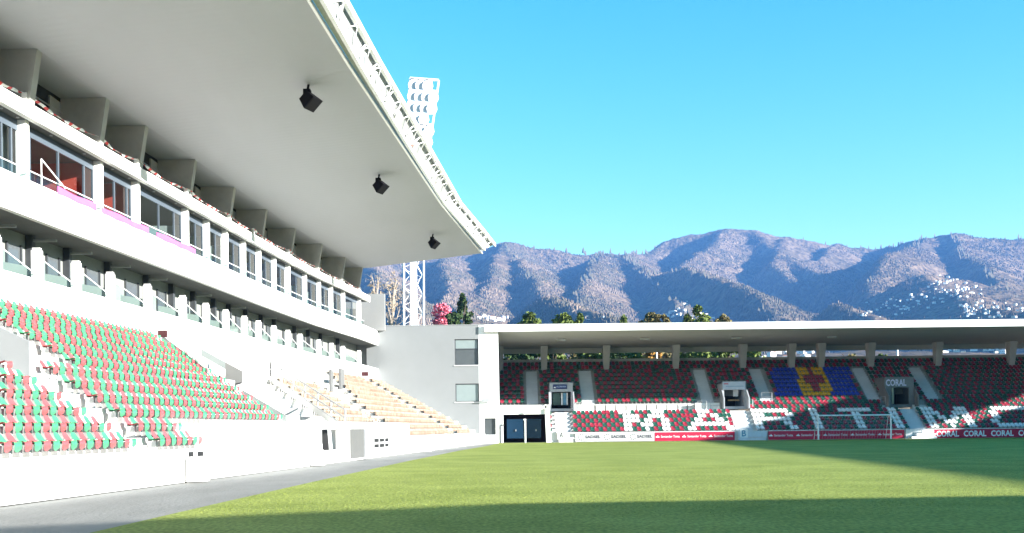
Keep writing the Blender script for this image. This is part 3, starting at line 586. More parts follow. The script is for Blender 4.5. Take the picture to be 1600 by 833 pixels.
# triangular fascia over the tunnel: raking beam
m = MB(); m.hexa([(fX(818, Y0), Y0, 2.95), (TX1+.2, Y0, 3.65), (TX1+.2, Y0+.18, 3.65), (fX(818, Y0), Y0+.18, 2.95), (fX(818, Y0), Y0, 3.25), (TX1+.2, Y0, 3.95), (TX1+.2, Y0+.18, 3.95), (fX(818, Y0), Y0+.18, 3.25)]); obj('raking_beam', m, WHITE, FS)
m = MB(); m.prism([(fX(853, Y0), Y0, 0), (fX(861, Y0), Y0, 0), (fX(858.5, Y0), Y0, 1.1), (fX(853.5, Y0), Y0, 4.0), (fX(851, Y0), Y0, 4.0)], (0, .5, 0)); obj('raking_pier', m, WHITE, FS)
pole = MB(); pole.tube([(fX(820, Y0-.3), Y0-.3, 0), (fX(820, Y0-.3), Y0-.3, 2.45)], .09, 8); pole.box(fX(820, Y0-.3)-.16, fX(820, Y0-.3)+.12, Y0-.4, Y0-.2, 2.35, 2.5); tag(obj('post', pole, METW), 'white upright post standing in front of the blue tunnel doors', 'post')
rl = MB(); rl.tube([(fX(783, Y0), Y0, 0), (fX(783, Y0), Y0, 1.7), (fX(785, Y0), Y0, 1.95)], .2, 8); tag(obj('rolled_mat', rl, METG), 'grey upright roll standing at the left jamb of the tunnel', 'roll')
# vomitories with signs
def vom(xa, xb, xoa, xob, ytop, yhead, ybot, lab=None, mt=WHITE, step_x=0):
    Yv = 125.9; x0, x1 = fX(xa, Yv), fX(xb, Yv); xo0, xo1 = fX(xoa, Yv), fX(xob, Yv); c = (xa+xb)/2
    z = lambda y: CH+ab(c, y)[1]*Yv/F
    m = MB(); wall_holes(m, x0, x1, z(ybot)-.3, z(ytop), Yv, Yv+.2, [(xo0, xo1, z(ybot), z(yhead))]); v = obj('vomitory', m, mt, FS)
    m = MB(); m.prism([(x0, Yv+.2, z(ybot)-.3), (x0, Yv+.2, z(ytop)), (x0, 131.5, z(ytop)+.1), (x0, 131.5, z(ybot)-.3)], (.18, 0, 0)); m.prism([(x1-.18, Yv+.2, z(ybot)-.3), (x1-.18, Yv+.2, z(ytop)), (x1-.18, 131.5, z(ytop)+.1), (x1-.18, 131.5, z(ybot)-.3)], (.18, 0, 0)); m.box(x0, x1, Yv+.2, 131.5, z(ytop)-.2, z(ytop)-.004); obj('side_wall', m, mt, v)
    m = MB(); m.box(x0+.2, x1-.2, 131.2, 131.4, z(ybot)-.3, z(ytop)-.21); obj('back_wall', m, DARK, v)
    for xx in (x0-.12, x1+.0):
        m = MB(); m.prism([(xx, 124.6, z(ybot)-.25), (xx, 125.89, z(ybot)-.25), (xx, 125.89, z(yhead)), (xx, 124.6, z(ybot)+.9)], (.12, 0, 0)); obj('wing_wall', m, mt, v)
    return v, x0, x1, xo0, xo1, z, Yv
PG = mat('portal_shade_grey', (.36, .38, .41), .7, .06, 1)  # portal shade put into a blue-grey base colour
v1 = vom(859, 895, 861.5, 893, 598, 612, 638.5, mt=PG); v2 = vom(1129, 1166, 1131.5, 1164, 596, 609, 635, mt=PG); v3 = vom(1384, 1428, 1395, 1420, 589, 605.5, 632, mt=mat('portal_concrete', (.20, .195, .19), .8, .1, 1))
v, x0, x1, a0, a1, z, Yv = v1
for i, (p0, p1, mt) in enumerate(((.08, .45, mat('greenish_glass', (.06, .10, .08), .2)), (.5, .57, METW), (.60, .76, mat('blue_poster', (.12, .28, .42), .4, .2, 2)), (.77, .83, METW))):
    m = MB(); m.box(a0+(a1-a0)*p0, a0+(a1-a0)*p1, Yv+.9, Yv+.95, z(637)+.3, z(613.5)); obj('glazed_screen', m, mt, v)
v, x0, x1, a0, a1, z, Yv = v2
m = MB(); m.box(fX(1145.5, Yv+1.5), fX(1153, Yv+1.5), Yv+1.4, Yv+1.5, z(619), z(607.5)); obj('thin_panel', m, METW, v)  # pale board painting a patch of daylight inside the passage
m = MB(); m.box(fX(1137, Yv+1.5), fX(1154, Yv+1.5), Yv+1.1, Yv+1.5, z(626), z(624)); obj('counter', m, mat('ochre_counter', (.4, .25, .12), .6), v)
FONT = None
def text_mb(txt, size, bold=0.):
    cu = bpy.data.curves.new('t', 'FONT'); cu.body = txt; cu.size = size; cu.extrude = 0; cu.offset = bold; cu.align_x = 'LEFT'; cu.resolution_u = 2
    o = bpy.data.objects.new('t', cu); COL.objects.link(o); dg = bpy.context.evaluated_depsgraph_get(); me = bpy.data.meshes.new_from_object(o.evaluated_get(dg))
    vs = [tuple(v.co) for v in me.vertices]; fs = [tuple(p.vertices) for p in me.polygons]; bpy.data.objects.remove(o); bpy.data.meshes.remove(me); return vs, fs
def lettering(txt, x0, x1, z0, z1, y, mt, parent, bold=0., name='lettering'):
    vs, fs = text_mb(txt, 1., bold); a = np.array(vs); mn, mx = a.min(0), a.max(0)
    m = MB(); m.v = [(x0+(q[0]-mn[0])/(mx[0]-mn[0])*(x1-x0), y, z0+(q[1]-mn[1])/(mx[1]-mn[1])*(z1-z0)) for q in vs]; m.f = fs; m.m = [0]*len(fs)
    return obj(name, m, mt, parent)
def flame(cx, z0, s, y, parent, mt):
    m = MB(); m.add([(cx-s*1.1, y, z0), (cx+s*1.1, y, z0), (cx+s*1.25, y, z0+s*.35), (cx+s*.5, y, z0+s*.75), (cx+s*.15, y, z0+s*1.5), (cx-s*.2, y, z0+s*.95), (cx-s*.55, y, z0+s*.8), (cx-s*1.25, y, z0+s*.35)], [(0, 1, 2, 3, 4, 5, 6, 7)]); obj('logo', m, mt, parent)
SW = mat('sign_white', (.8, .8, .8), .5, .02); NAVY = mat('navy_sign', (.012, .02, .10), .4, .1); GRYT = mat('grey_lettering', (.012, .014, .03), .6)
ADR = mat('red_board', (.50, .012, .05), .45, .06, .6)
v, x0, x1, a0, a1, z, Yv = v1
m = MB(); m.box(fX(864, Yv), fX(886, Yv), Yv-.08, Yv-.01, z(608), z(600.8)); sg = tag(obj('sign', m, NAVY), 'small navy sign with pale lettering above the glazed passage in the left half', 'sign')
lettering('AÇOREANA', fX(869.5, Yv), fX(884.5, Yv), z(606), z(603), Yv-.085, mat('pale_blue_lettering', (.45, .55, .8), .5), sg, .01); flame(fX(867, Yv), z(606.3), .11, Yv-.085, sg, SW)
v, x0, x1, a0, a1, z, Yv = v2
m = MB(); m.box(fX(1129, Yv), fX(1164, Yv), Yv-.08, Yv-.01, z(608.5), z(596.5)); sg = tag(obj('sign', m, mat('pale_sign', (.5, .53, .6), .5)), 'pale sign with small red mark and blue line above the middle dark passage', 'sign')
m = MB(); m.box(fX(1131, Yv), fX(1138, Yv), Yv-.09, Yv-.082, z(600.5), z(599)); obj('red_mark', m, ADR, sg)
m = MB(); m.box(fX(1134, Yv), fX(1162, Yv), Yv-.09, Yv-.082, z(604), z(603.2)); obj('blue_line', m, MATS['blue_poster'], sg)
v, x0, x1, a0, a1, z, Yv = v3
m = MB(); m.box(fX(1382, Yv), fX(1417.5, Yv), Yv-.06, Yv-.01, z(604.5), z(590.5)); sg = tag(obj('sign', m, MATS['portal_concrete']), 'concrete header sign reading CORAL in white above the right dark passage', 'sign')
lettering('CORAL', fX(1384, Yv), fX(1416, Yv), z(603.2), z(592.5), Yv-.065, mat('lilac_white', (.62, .58, .72), .5), sg, .03)
m = MB(); m.box(fX(1393, Yv), fX(1396, Yv), Yv-.1, Yv-.01, z(631), z(606)); obj('jamb', m, mat('ochre_jamb', (.35, .33, .22), .6), v3[0])
# back wall, columns, roof
zb = CH+105*135.6/F
m = MB(); m.box(XL, XR, fY_(16)+.38, fY_(16)+.6, 6, zb); obj('rear_parapet', m, CONC, FS)
RS = mat('far_soffit', (.38, .37, .345), .7, .06, .3, .03, 3)
m = MB(); xr0 = fX(759, 117)
yf, ybk = 117.0, 138.0; zf = CH+150.5*117/F; zbk = CH+122*136/F
rings = []
for x in np.linspace(xr0, XR, 12):
    t = (x-xr0)/(XR-xr0); dz = .12*t*0
    rings.append([(x, yf, zf+dz), (x, ybk, zbk), (x, ybk, zbk+.7), (x, yf, zf+.62+dz)])
m.sweep(rings)
fr_ = obj('roof', m, RS, FS)
m = MB(); m.box(xr0-.05, XR, yf-.12, yf-.004, zf-.03, zf+.70); obj('fascia', m, WHITE, fr_)
m = MB(); m.box(XL, XR, 135.4, 135.75, zbk-.55, zbk+.05); obj('rear_beam', m, RS, FS)
for x in (781, 850, 947, 1055.5, 1160, 1236, 1282, 1359.5, 1464.5, 1579):
    X = fX(x, 133.2, 560); m = MB(); zt = zbk+.12; zm = fz(14)
    m.hexa([(X-.3, 133.0, zm), (X+.3, 133.0, zm), (X+.3, 133.5, zm), (X-.3, 133.5, zm), (X-.42, 132.2, zt), (X+.42, 132.2, zt), (X+.42, 133.7, zt), (X-.42, 133.7, zt)]); obj('column', m, mat('column_concrete', (.42, .41, .40), .8, .1, 1), FS)
for x in (877, 1008, 1150, 1300): # soffit lamps
    X = fX(x, 124, 540); m = MB(); m.box(X-.5, X+.5, 123.9, 124.1, zf-.5, zf-.3); obj('soffit_lamp', m, METG, FS)
# seats of the far stand
LET = {0: [(1150, 1264), (1337.5, 1351.5)], }
L4 = [(974, 986), (1006, 1014), (1033, 1046), (1073, 1086), (1136, 1149), (1179, 1192), (1234, 1248), (1275, 1289), (1337.5, 1351.5), (1399.6, 1413), (1450, 1464), (1485, 1490.5), (1512, 1525), (1561, 1616)]
L3 = [(972, 984), (998, 1018), (1031, 1044), (1078, 1139), (1177, 1191), (1224.5, 1238.5), (1273, 1286.6), (1334, 1348), (1396, 1410), (1447, 1460.5), (1474.5, 1494), (1508, 1521.5), (1550, 1563.6), (1605, 1620)]
L2 = [(971, 984), (989, 1003), (1009, 1021), (1029, 1043), (1083, 1097), (1117, 1131), (1174, 1235), (1270, 1283), (1332, 1345), (1393.7, 1406.6), (1443, 1457), (1464, 1477), (1484, 1497), (1505, 1518), (1546, 1560)]
L1 = [(969, 996), (1014, 1041), (1087, 1101), (1108, 1121), (1172, 1190), (1228, 1241), (1268, 1282), (1329, 1342), (1390, 1403), (1440, 1467), (1487.5, 1514.5), (1541.5, 1556.6)]
L0 = [(967.5, 987), (1018, 1039), (1091, 1111), (1169, 1230), (1264.5, 1278.5), (1305, 1359), (1386, 1399.6), (1435.8, 1456), (1490, 1510.7), (1545, 1620)]
LROW = [L4, L3, L2, L1, L0]
fs = []
for i in range(17):
    y = fY_(i); X = fX(781.5, y) if i >= 7 else fX(855.5, y)
    if i in (5, 6): X = fX(1172, y)
    n_ = 0; X += .22
    while X < 66:
        pxx = 800+X*F/y-ROLL*30; n_ += 1
        skip = any(a-.2 < X < b_+.2 and i0 <= i < i1 for a, b_, i0, i1 in AISX)
        if i >= 7 and i < 12:
            for a, b_ in ((857, 897), (1126, 1170), (1378, 1434)):
                if a*1. < pxx+ (i-7)*1.2*(pxx-820)/400 < b_: skip = True
        if i in (5, 6) and 1376 < pxx < 1448: skip = True
        if i == 7 and 1086 < pxx < 1126: skip = True
        if not skip:
            c = 'red' if ((n_+i//1) % 2 == 0) else 'green'
            if mnoise.noise(Vector((X*.5, i*.9, 3))) > .42: c = 'red' if c == 'green' else 'green'
            if 8 <= i <= 14:
                d = (i-8)/6; u0 = 1214-10*d
                b0, b1, b2, b3 = 1213-9*d, 1254-12*d, 1301-14.5*d, 1343-17*d
                if b0 < pxx < b1 or b2 < pxx < b3: c = 'blue'
                elif b1 <= pxx <= b2:
                    m_ = (b1+b2)/2; c = 'yellow'
                    if abs(pxx-m_) < 5.2 and 8 < i < 15 or (i in (11, 12) and abs(pxx-m_) < 15.5): c = 'red'
            fs.append((X, y, fz(i), {'red': 'maroon', 'green': 'darkgreen'}.get(c, c), pxx, i))  # red and green swapped for their shade-darkened copies
        X += .452
for i in range(5):
    for a, b_ in LROW[i]:
        row = sorted([j for j, q in enumerate(fs) if q[5] == i], key=lambda j: abs(fs[j][4]-(a+b_)/2)); n_ = max(1, round((b_-a)/6.6))
        for j in row[:n_]:
            if abs(fs[j][4]-(a+b_)/2) < (b_-a)/2+2: fs[j] = (*fs[j][:3], 'white', *fs[j][4:])
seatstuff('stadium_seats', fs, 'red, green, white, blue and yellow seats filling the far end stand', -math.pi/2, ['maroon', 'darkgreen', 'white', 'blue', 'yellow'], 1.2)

# ------------------------------------------------------------------ pitch-side boards
def board(x0, x1, mt, lab, y=Y0-.15, top=None, g='advertising boards along the far goal line'):
    X0, X1 = fX(x0, y, 680), fX(x1, y, 680); m = MB(); m.box(X0, X1, y, y+.08, .04, .95); b_ = tag(obj('advertising_board', m, mt), lab, 'advertising board', g)
    m = MB(); m.box(X0, X1, y-.02, y+.1, .951, 1.0); obj('frame', m, METW, b_)
    return b_, y-.004
zB = lambda x, y: CH+ab(x, y)[1]*(Y0-.15)/F
b_, yy = board(899, 1022.5, mat('board_white', (.50, .50, .50), .5), 'white board repeating a grey company name, leftmost in the row')
for x in (905, 945.5, 986):
    m = MB(); X = fX(x+3, yy, 680)
    for k in range(7):
        a = 1.1+k*.75
        m.box(X+.28*math.cos(a)-.05, X+.28*math.cos(a)+.05, yy-.004, yy-.001, .5+.28*math.sin(a)-.05, .5+.28*math.sin(a)+.05)
    obj('logo', m, GRYT, b_); lettering('SADSEL', fX(x+9, yy, 680), fX(x+33.5, yy, 680), .38, .70, yy, GRYT, b_, .045)
def sant(b_, yy, xs, xmax):
    for x in xs:
        flame(fX(x+3.5, yy, 680), .40, .17, yy, b_, SW); lettering('Santander Totta', fX(x+8.5, yy, 680), fX(min(x+38, xmax), yy, 680), .38, .62, yy, SW, b_, .012)
b_, yy = board(1023.2, 1148, ADR, 'red bank board, partly sunlit, right of the white board'); sant(b_, yy, (1024, 1065.5, 1107), 1147)
b_, yy = board(1200.5, 1413, ADR, 'long shaded red bank board behind the goal'); sant(b_, yy, (1201, 1243.5, 1286, 1328.5, 1371), 1412.5)
b_, yy = board(1460, 1660, ADR, 'red board repeating CORAL in large white letters at the right edge')
for k in range(5):
    lettering('CORAL', fX(1463+42.7*k, yy, 680), fX(1498.5+42.7*k, yy, 680), .16, .80, yy, SW, b_, .035)
# gates at the stair feet with A and B
for (x0, x1, ch, cx, lab) in ((873, 898, 'A', 877, 'pale gate panel marked A beside the left stair foot'), (1153, 1198, 'B', 1162, 'shaded pale panel marked B at the middle stair foot')):
    X0, X1 = fX(x0, Y0, 680), fX(x1, Y0, 680); m = MB(); m.box(X0, X1, Y0-.1, Y0-.04, .35, .95 if ch == 'B' else .5); m.box(X0, X1-.2, Y0-.3, Y0-.12, .0, .28); t = tag(obj('gate_panel', m, mat('pale_panel', (.55, .60, .66), .6) if ch == 'B' else WHITE), lab, 'gate')
    m = MB(); m.box(fX(cx-6, Y0, 680), fX(cx+6, Y0, 680), Y0-.16, Y0-.11, .3, 1.18); s_ = obj('letter_plate', m, SW, t)
    lettering(ch, fX(cx-3.4, Y0, 680), fX(cx+3.4, Y0, 680), .42, 1.08, Y0-.165, MATS['dark_frame'] if ch == 'A' else MATS['blue_poster'], s_, .02)
for i, (x, lab) in enumerate(((1425, 'stack of white concrete steps right of the goal'),)):
    t = thing('entry_steps', (fX(1440, Y0, 680), Y0-.3, 0), lab, 'steps')
    for k in range(3):
        m = MB(); m.box(fX(1418+10*k, Y0, 680), fX(1457, Y0, 680), Y0-1.3+.42*k, Y0-.2, .31*k+.002, .31*(k+1)-.07); obj('step', m, WHITE, t)
m = MB(); m.box(fX(1414, Y0, 680), fX(1424, Y0, 680), Y0-.25, Y0, 0, .95); tag(obj('concrete_pier', m, STEP), 'short pale pier between the long red board and the white steps', 'pier')

# ------------------------------------------------------------------ goal
gx0, gx1, gy = fX(1278.5, 117.6, 670), fX(1392, 117.6, 670), 117.6
GO = thing('football_goal', ((gx0+gx1)/2, gy, 0), 'white football goal with sagging net in front of the red board', 'goal')
for X in (gx0, gx1):
    m = MB(); m.tube([(X, gy, 0), (X, gy, 2.44)], .085, 10); obj('post', m, METW, GO)
m = MB(); m.tube([(gx0-.085, gy, 2.5), (gx1+.085, gy, 2.5)], .085, 10); obj('crossbar', m, METW, GO)
for X in (gx0, gx1):
    m = MB(); m.tube([(X, gy, 2.45), (X, gy+.9, 2.3), (X, gy+1.7, 0)], .03, 5); obj('net_support', m, METW, GO)
m = MB()
NS = mat('net_cord', (.6, .6, .62), .8)
sag = lambda t: .38*4*t*(1-t)
for j in range(27):
    t = j/26; X = gx0+(gx1-gx0)*t; m.tube([(X, gy+.04, 2.45), (X, gy+.6, 2.35-sag(t)*.8), (X, gy+1.1, 1.95-sag(t)*.4), (X, gy+1.7, 0)], .008, 3, False)
for (fy, z, s) in ((.6, 2.35, .8), (1.1, 1.95, .4), (1.25, 1.5, .3), (1.4, 1., .2), (1.6, .5, .1)):
    m.tube([(gx0+(gx1-gx0)*t, gy+fy, z-sag(t)*s) for t in np.linspace(0, 1, 14)], .012 if z > 2.2 else .008, 3, False)
obj('net', m, NS, GO)

# ------------------------------------------------------------------ floodlight mast behind the corner
MY = 165.; mx0, mx1 = fX(629, MY, 480), fX(660, MY, 480); LM = thing('floodlight_mast', ((mx0+mx1)/2, MY, 0), 'tall white lattice floodlight mast rising behind the corner building', 'floodlight mast')
ztop = CH+ab(645, 235)[1]*MY/F; wm = mx1-mx0; zlo = 6.
fb = (MY+wm)/MY; lg = [(mx0, MY), (mx1, MY), (mx1*fb, MY+wm), (mx0*fb, MY+wm)]
for (X, Y) in lg:
    m = MB(); m.tube([(X, Y, 0), (X+.4, Y, ztop)], .17, 6); obj('leg', m, METW, LM)
m = MB(); m.box(mx0+wm*.40, mx0+wm*.74, MY-.12, MY+.2, 2, ztop-2); obj('cable_ladder', m, METW, LM)
nb = 14; hz = (ztop-3)/nb
for k in range(nb):
    z0, z1 = 3+k*hz, 3+(k+1)*hz; zm_ = (z0+z1)/2
    for (xa, xb, yy) in ((mx0, mx0+wm*.4, MY), (mx0+wm*.74, mx1, MY), (mx0*fb, mx1*fb, MY+wm)):
        m = MB(); m.tube([(xa, yy, z0), (xb, yy, zm_), (xa, yy, z1)], .09 if yy == MY else .05, 4); obj('brace', m, METW, LM)
# head: four columns of lamps, leaning to the right
HB = PY(651, 236, MY); HT = PY(663, 124, MY); ax = (HT-HB); wd = Vector((45/F*MY, 0, -.35))
cen = lambda u, t: HB-ax*.25+ax*1.25*t+wd*(u-.5)*(.8+.2*t)
for c in range(5):
    m = MB(); m.tube([cen(c/4, 0), cen(c/4, 1)], .16, 5); obj('head_post', m, METW, LM)
for r in range(9):
    m = MB(); m.tube([cen(0, r/8), cen(1, r/8)], .2, 5); obj('head_rail', m, METW, LM)
for r in range(8):
    for c in range(4):
        if c == 3 and r % 3 == 1: continue
        p_ = cen((c+.5)/4, (r+.45)/8); m = MB(); d = Vector((.35, -.85, -.35)).normalized()
        m.tube([p_-d*.45, p_-d*.2, p_+d*.2, p_+d*.28], [.3, .65, .82, .82], 10); fl = obj('floodlight', m, METW, LM)
        m = MB(); m.tube([p_+d*.285, p_+d*.3], .62, 10); obj('lens', m, mat('bright_reflector', (.7, .72, .74), .15, .03, metal=.2), fl)
        if r in (7, 3): 
            m = MB(); m.box(p_.x-.2, p_.x+.2, p_.y-.3, p_.y+.1, p_.z+.45, p_.z+.85); obj('ballast', m, FRAMED, fl)

# ------------------------------------------------------------------ terrain and mountains
def ridge(pts): return [PY(x, y, Y) for x, y, Y in pts]
RD = [
 (ridge([(100, 420, 4600), (300, 405, 4700), (560, 402, 4800), (640, 400, 4800), (700, 393, 4800), (760, 384, 4800), (785, 377, 4800), (803, 377, 4800), (830, 383, 4800), (870, 386, 4800), (910, 389, 4800), (950, 388, 4800), (1000, 392, 5000), (1012, 390, 5100), (1030, 380, 5200), (1055, 372, 5200), (1090, 366, 5200), (1130, 360, 5200), (1180, 361, 5200), (1220, 369, 5200), (1270, 372, 5200), (1290, 379, 5200), (1310, 377, 5200), (1340, 384, 5200), (1370, 384, 5200), (1410, 376, 5000), (1440, 367, 4900), (1490, 361, 4800), (1530, 366, 4800), (1570, 368, 4800), (1600, 367, 4800), (1750, 372, 4800), (1950, 395, 4600)]), .95),
 (ridge([(700, 393, 4700), (690, 410, 4000), (705, 440, 3300), (690, 470, 2700), (720, 500, 2200)]), .7),
 (ridge([(560, 405, 4600), (575, 420, 3700), (600, 435, 3100), (620, 460, 2500), (640, 500, 2000)]), .7),
 (ridge([(785, 378, 4750), (772, 400, 4200), (770, 428, 3700), (752, 448, 3300), (738, 462, 3000)]), .75),
 (ridge([(785, 378, 4750), (812, 410, 4000), (838, 440, 3400), (862, 478, 2900)]), .72),
 (ridge([(945, 388, 4750), (928, 398, 4300), (922, 422, 3800), (908, 446, 3300), (900, 470, 2900)]), .8),
 (ridge([(975, 391, 4700), (1008, 420, 4000), (1035, 450, 3500), (1064, 476, 3000), (1085, 500, 2600)]), .75),
 (ridge([(1012, 421, 3900), (1040, 417, 3800), (1065, 416, 3700), (1088, 420, 3500), (1130, 436, 3200), (1172, 454, 3000), (1192, 472, 2900), (1211, 502, 2700)]), .75),
 (ridge([(1130, 362, 5150), (1112, 378, 4900), (1090, 396, 4650), (1060, 410, 4400)]), .8),
 (ridge([(1180, 364, 5150), (1205, 385, 4900), (1238, 406, 4500), (1262, 416, 4300), (1286, 428, 4100), (1300, 450, 3900)]), .8),
 (ridge([(1222, 370, 5100), (1215, 392, 4700), (1206, 412, 4400), (1240, 440, 4100)]), .8),
 (ridge([(1308, 378, 5150), (1290, 392, 4800), (1264, 405, 4600)]), .8),
 (ridge([(1442, 367, 4850), (1415, 390, 4400), (1386, 402, 4000), (1369, 420, 3700), (1357, 436, 3500)]), .8),
 (ridge([(1442, 367, 4850), (1440, 400, 4300), (1420, 430, 3800), (1440, 452, 3300)]), .7),
 (ridge([(1495, 362, 4780), (1500, 392, 4300), (1545, 420, 3800), (1560, 440, 3300), (1600, 470, 2800)]), .65),
 (ridge([(1300, 474, 2700), (1340, 484, 2500), (1375, 491, 2350), (1392, 500, 2250)]), .6),
 (ridge([(850, 462, 2400), (880, 477, 2200), (925, 488, 2000), (968, 506, 1800)]), .6),
 (ridge([(1445, 428, 3300), (1480, 450, 2900), (1530, 476, 2400), (1600, 480, 2000), (1700, 480, 1800)]), .3),
]
us = np.linspace(-.62, .62, 560); Yg = np.concatenate([np.geomspace(142, 1700, 50), np.linspace(1720, 5300, 330)[0:], np.geomspace(5400, 9000, 8)])
U, YY = np.meshgrid(us, Yg); XX = U*YY
def terrain(XX, YY):
    tb = np.interp(YY, [0, 142, 300, 700, 1500, 3000, 5200, 9000], [0, 0, .030, .050, .062, .066, .066, .04])
    H = CH+tb*YY-1.6
    for line, sl in RD:
        A = np.array([tuple(p) for p in line])
        for a, b_ in zip(A, A[1:]):
            d = b_[:2]-a[:2]; L2_ = (d**2).sum(); t = np.clip(((XX-a[0])*d[0]+(YY-a[1])*d[1])/L2_, 0, 1)
            dist = np.hypot(XX-a[0]-t*d[0], YY-a[1]-t*d[1]); side = (XX-a[0])*d[1]-(YY-a[1])*d[0]; left = np.clip(side*(1 if d[1] < 0 else -1)/(dist*np.sqrt(L2_)+1e-6), -1, 1)*(abs(d[1])/np.sqrt(L2_)); H = np.maximum(H, a[2]+(b_[2]-a[2])*t-sl*(1+.38*left)*dist)
    return H
H = terrain(XX, YY)
def fbm(x, y, seed, octs):
    out = np.zeros_like(x); r = np.random.default_rng(seed)
    for fr, am in octs:
        g_ = r.normal(size=(256, 256)); xi = x*fr+r.uniform(0, 99); yi = y*fr+r.uniform(0, 99); x0 = np.floor(xi).astype(int); y0 = np.floor(yi).astype(int); fx = xi-x0; fy = yi-y0
        fx = fx*fx*(3-2*fx); fy = fy*fy*(3-2*fy); G = lambda i, j: g_[(x0+i) % 256, (y0+j) % 256]
        out += am*((G(0, 0)*(1-fx)+G(1, 0)*fx)*(1-fy)+(G(0, 1)*(1-fx)+G(1, 1)*fx)*fy)
    return out
amp = np.clip((YY-600)/2500, 0, 1)
NZ = fbm(XX, YY, 3, [(1/500, 22), (1/210, 12), (1/90, 5), (1/42, 3), (1/21, 2.2), (1/11, 2)])
Hs = H.copy()
for _ in range(7):
    Hp = np.pad(Hs, 1, mode='edge'); Hs = (Hp[1:-1, 1:-1]*2+Hp[:-2, 1:-1]+Hp[2:, 1:-1]+Hp[1:-1, :-2]+Hp[1:-1, 2:])/6
H2 = Hs+NZ*amp*.75
vs = np.stack([XX, YY, H2], -1).reshape(-1, 3); nr, ncol = XX.shape
idx = np.arange(nr*ncol).reshape(nr, ncol); fcs = np.stack([idx[:-1, :-1], idx[:-1, 1:], idx[1:, 1:], idx[1:, :-1]], -1).reshape(-1, 4)
MT = mat('hillside_forest', (.066, .052, .032), .95, .2, .006, 0, spec=.05, col2=(.18, .125, .085), stretch=(1, 1, .4))
nt_ = MT.node_tree; N = nt_.nodes; p_ = N['Principled BSDF']; rp_ = [q for q in N if q.type == 'VALTORGB'][0]
ft = N.new('ShaderNodeTexNoise'); ft.inputs['Scale'].default_value = .06; ft.inputs['Detail'].default_value = 5; gp_ = [q for q in N if q.type == 'NEW_GEOMETRY'][0]; mpz = N.new('ShaderNodeMapping'); mpz.inputs['Scale'].default_value = (1, 1, .3)
nt_.links.new(gp_.outputs['Position'], mpz.inputs[0]); nt_.links.new(mpz.outputs[0], ft.inputs['Vector'])
mr = N.new('ShaderNodeMapRange'); mr.inputs[1].default_value = .35; mr.inputs[2].default_value = .65; mr.inputs[3].default_value = .55; mr.inputs[4].default_value = 1.5
vm = N.new('ShaderNodeVectorMath'); vm.operation = 'MULTIPLY'; nt_.links.new(ft.outputs['Fac'], mr.inputs[0]); nt_.links.new(rp_.outputs[0], vm.inputs[0]); nt_.links.new(mr.outputs[0], vm.inputs[1]); nt_.links.new(vm.outputs[0], p_.inputs['Base Color'])
bmp = N.new('ShaderNodeBump'); bmp.inputs['Strength'].default_value = .9; bmp.inputs['Distance'].default_value = 9; nt_.links.new(ft.outputs['Fac'], bmp.inputs['Height']); nt_.links.new(bmp.outputs[0], p_.inputs['Normal'])
me = bpy.data.meshes.new('mountains'); me.from_pydata(vs.tolist(), [], fcs.tolist()); me.materials.append(MT); me.polygons.foreach_set('use_smooth', [True]*len(fcs))
tag(link('mountains', me), kind='structure')
g = MB(); g.quad((-9000, -9000, -4), (9000, -9000, -4), (9000, 12000, -4), (-9000, 12000, -4)); tag(obj('ground', g, MT), kind='structure')
def hitY(x, y, y0=300, y1=5200):
    a, b_ = ab(x, y); Ys = np.geomspace(y0, y1, 900); h = terrain(a*Ys/F, Ys); z = CH+b_*Ys/F; k = np.argmax(h > z)
    return Ys[k] if h[k] > z[k] else None
# trees standing along the skyline ridges (one joined wood)
wv = MB(); ridge0 = RD[0][0]
for li in (0, 4, 5, 6, 7, 12, 14):
    L = RD[li][0]
    for a, b_ in zip(L, L[1:]):
        n_ = int((b_-a).length/ (22 if li else 26))
        for j in range(n_):
            if random.random() < .35: continue
            q = a.lerp(b_, random.random()); q = q+Vector((random.gauss(0, 10), random.gauss(0, 14), -20)); h = random.uniform(12, 27); r = random.uniform(2.5, 6)
            wv.add([q+Vector((-r, 0, 0)), q+Vector((0, -r, 0)), q+Vector((r, 0, 0)), q+Vector((0, r, 0)), q+Vector((-r*.7, -r*.3, h*.6)), q+Vector((r*.7, .2*r, h*.65)), q+Vector((0, 0, h))], [(0, 1, 4), (1, 5, 4), (1, 2, 5), (2, 3, 5), (3, 0, 4), (3, 4, 5), (4, 5, 6)])
me = bpy.data.meshes.new('ridge_trees'); me.from_pydata([tuple(v) for v in wv.v], [], wv.f); me.materials.append(mat('ridge_foliage', (.05, .055, .03), .95, .3, .02, col2=(.12, .09, .06)))
tag(link('ridge_trees', me), 'thin bare and dark trees lining the mountain ridges', 'trees', kind='stuff')

# forest: small slender crowns spread over the slopes (one joined wood)
nf = 150000; fu = rng.uniform(-.12, .56, nf)-.12*(rng.random(nf) < .3); fy = rng.uniform(1750, 5150, nf); fx = fu*fy
pt = fbm(fx, fy, 11, [(1/260, 1), (1/90, .8)]); a_px = 800+F*fx/fy; zt_ = np.interp(fy, [0, 9000], [0, 0])+terrain(fx, fy)
y_px = HOR-ROLL*(a_px-800)-(zt_-CH)*F/fy
vil = ((a_px > 1425) & (y_px > 424) & (y_px < 505)) | ((a_px > 1335) & (y_px > 455)) | ((a_px > 1022) & (a_px < 1130) & (y_px > 464)) | ((a_px > 738) & (a_px < 796) & (y_px > 484)) | ((a_px > 1165) & (y_px > 505))
keep = (pt > -.55) & (~vil | (rng.random(nf) < .12)); fx, fy, pt = fx[keep], fy[keep], pt[keep]
iu = (fx/fy-us[0])/(us[1]-us[0]); iy = np.interp(fy, Yg, np.arange(len(Yg))); i0 = np.clip(iu.astype(int), 0, len(us)-2); j0 = np.clip(iy.astype(int), 0, len(Yg)-2)
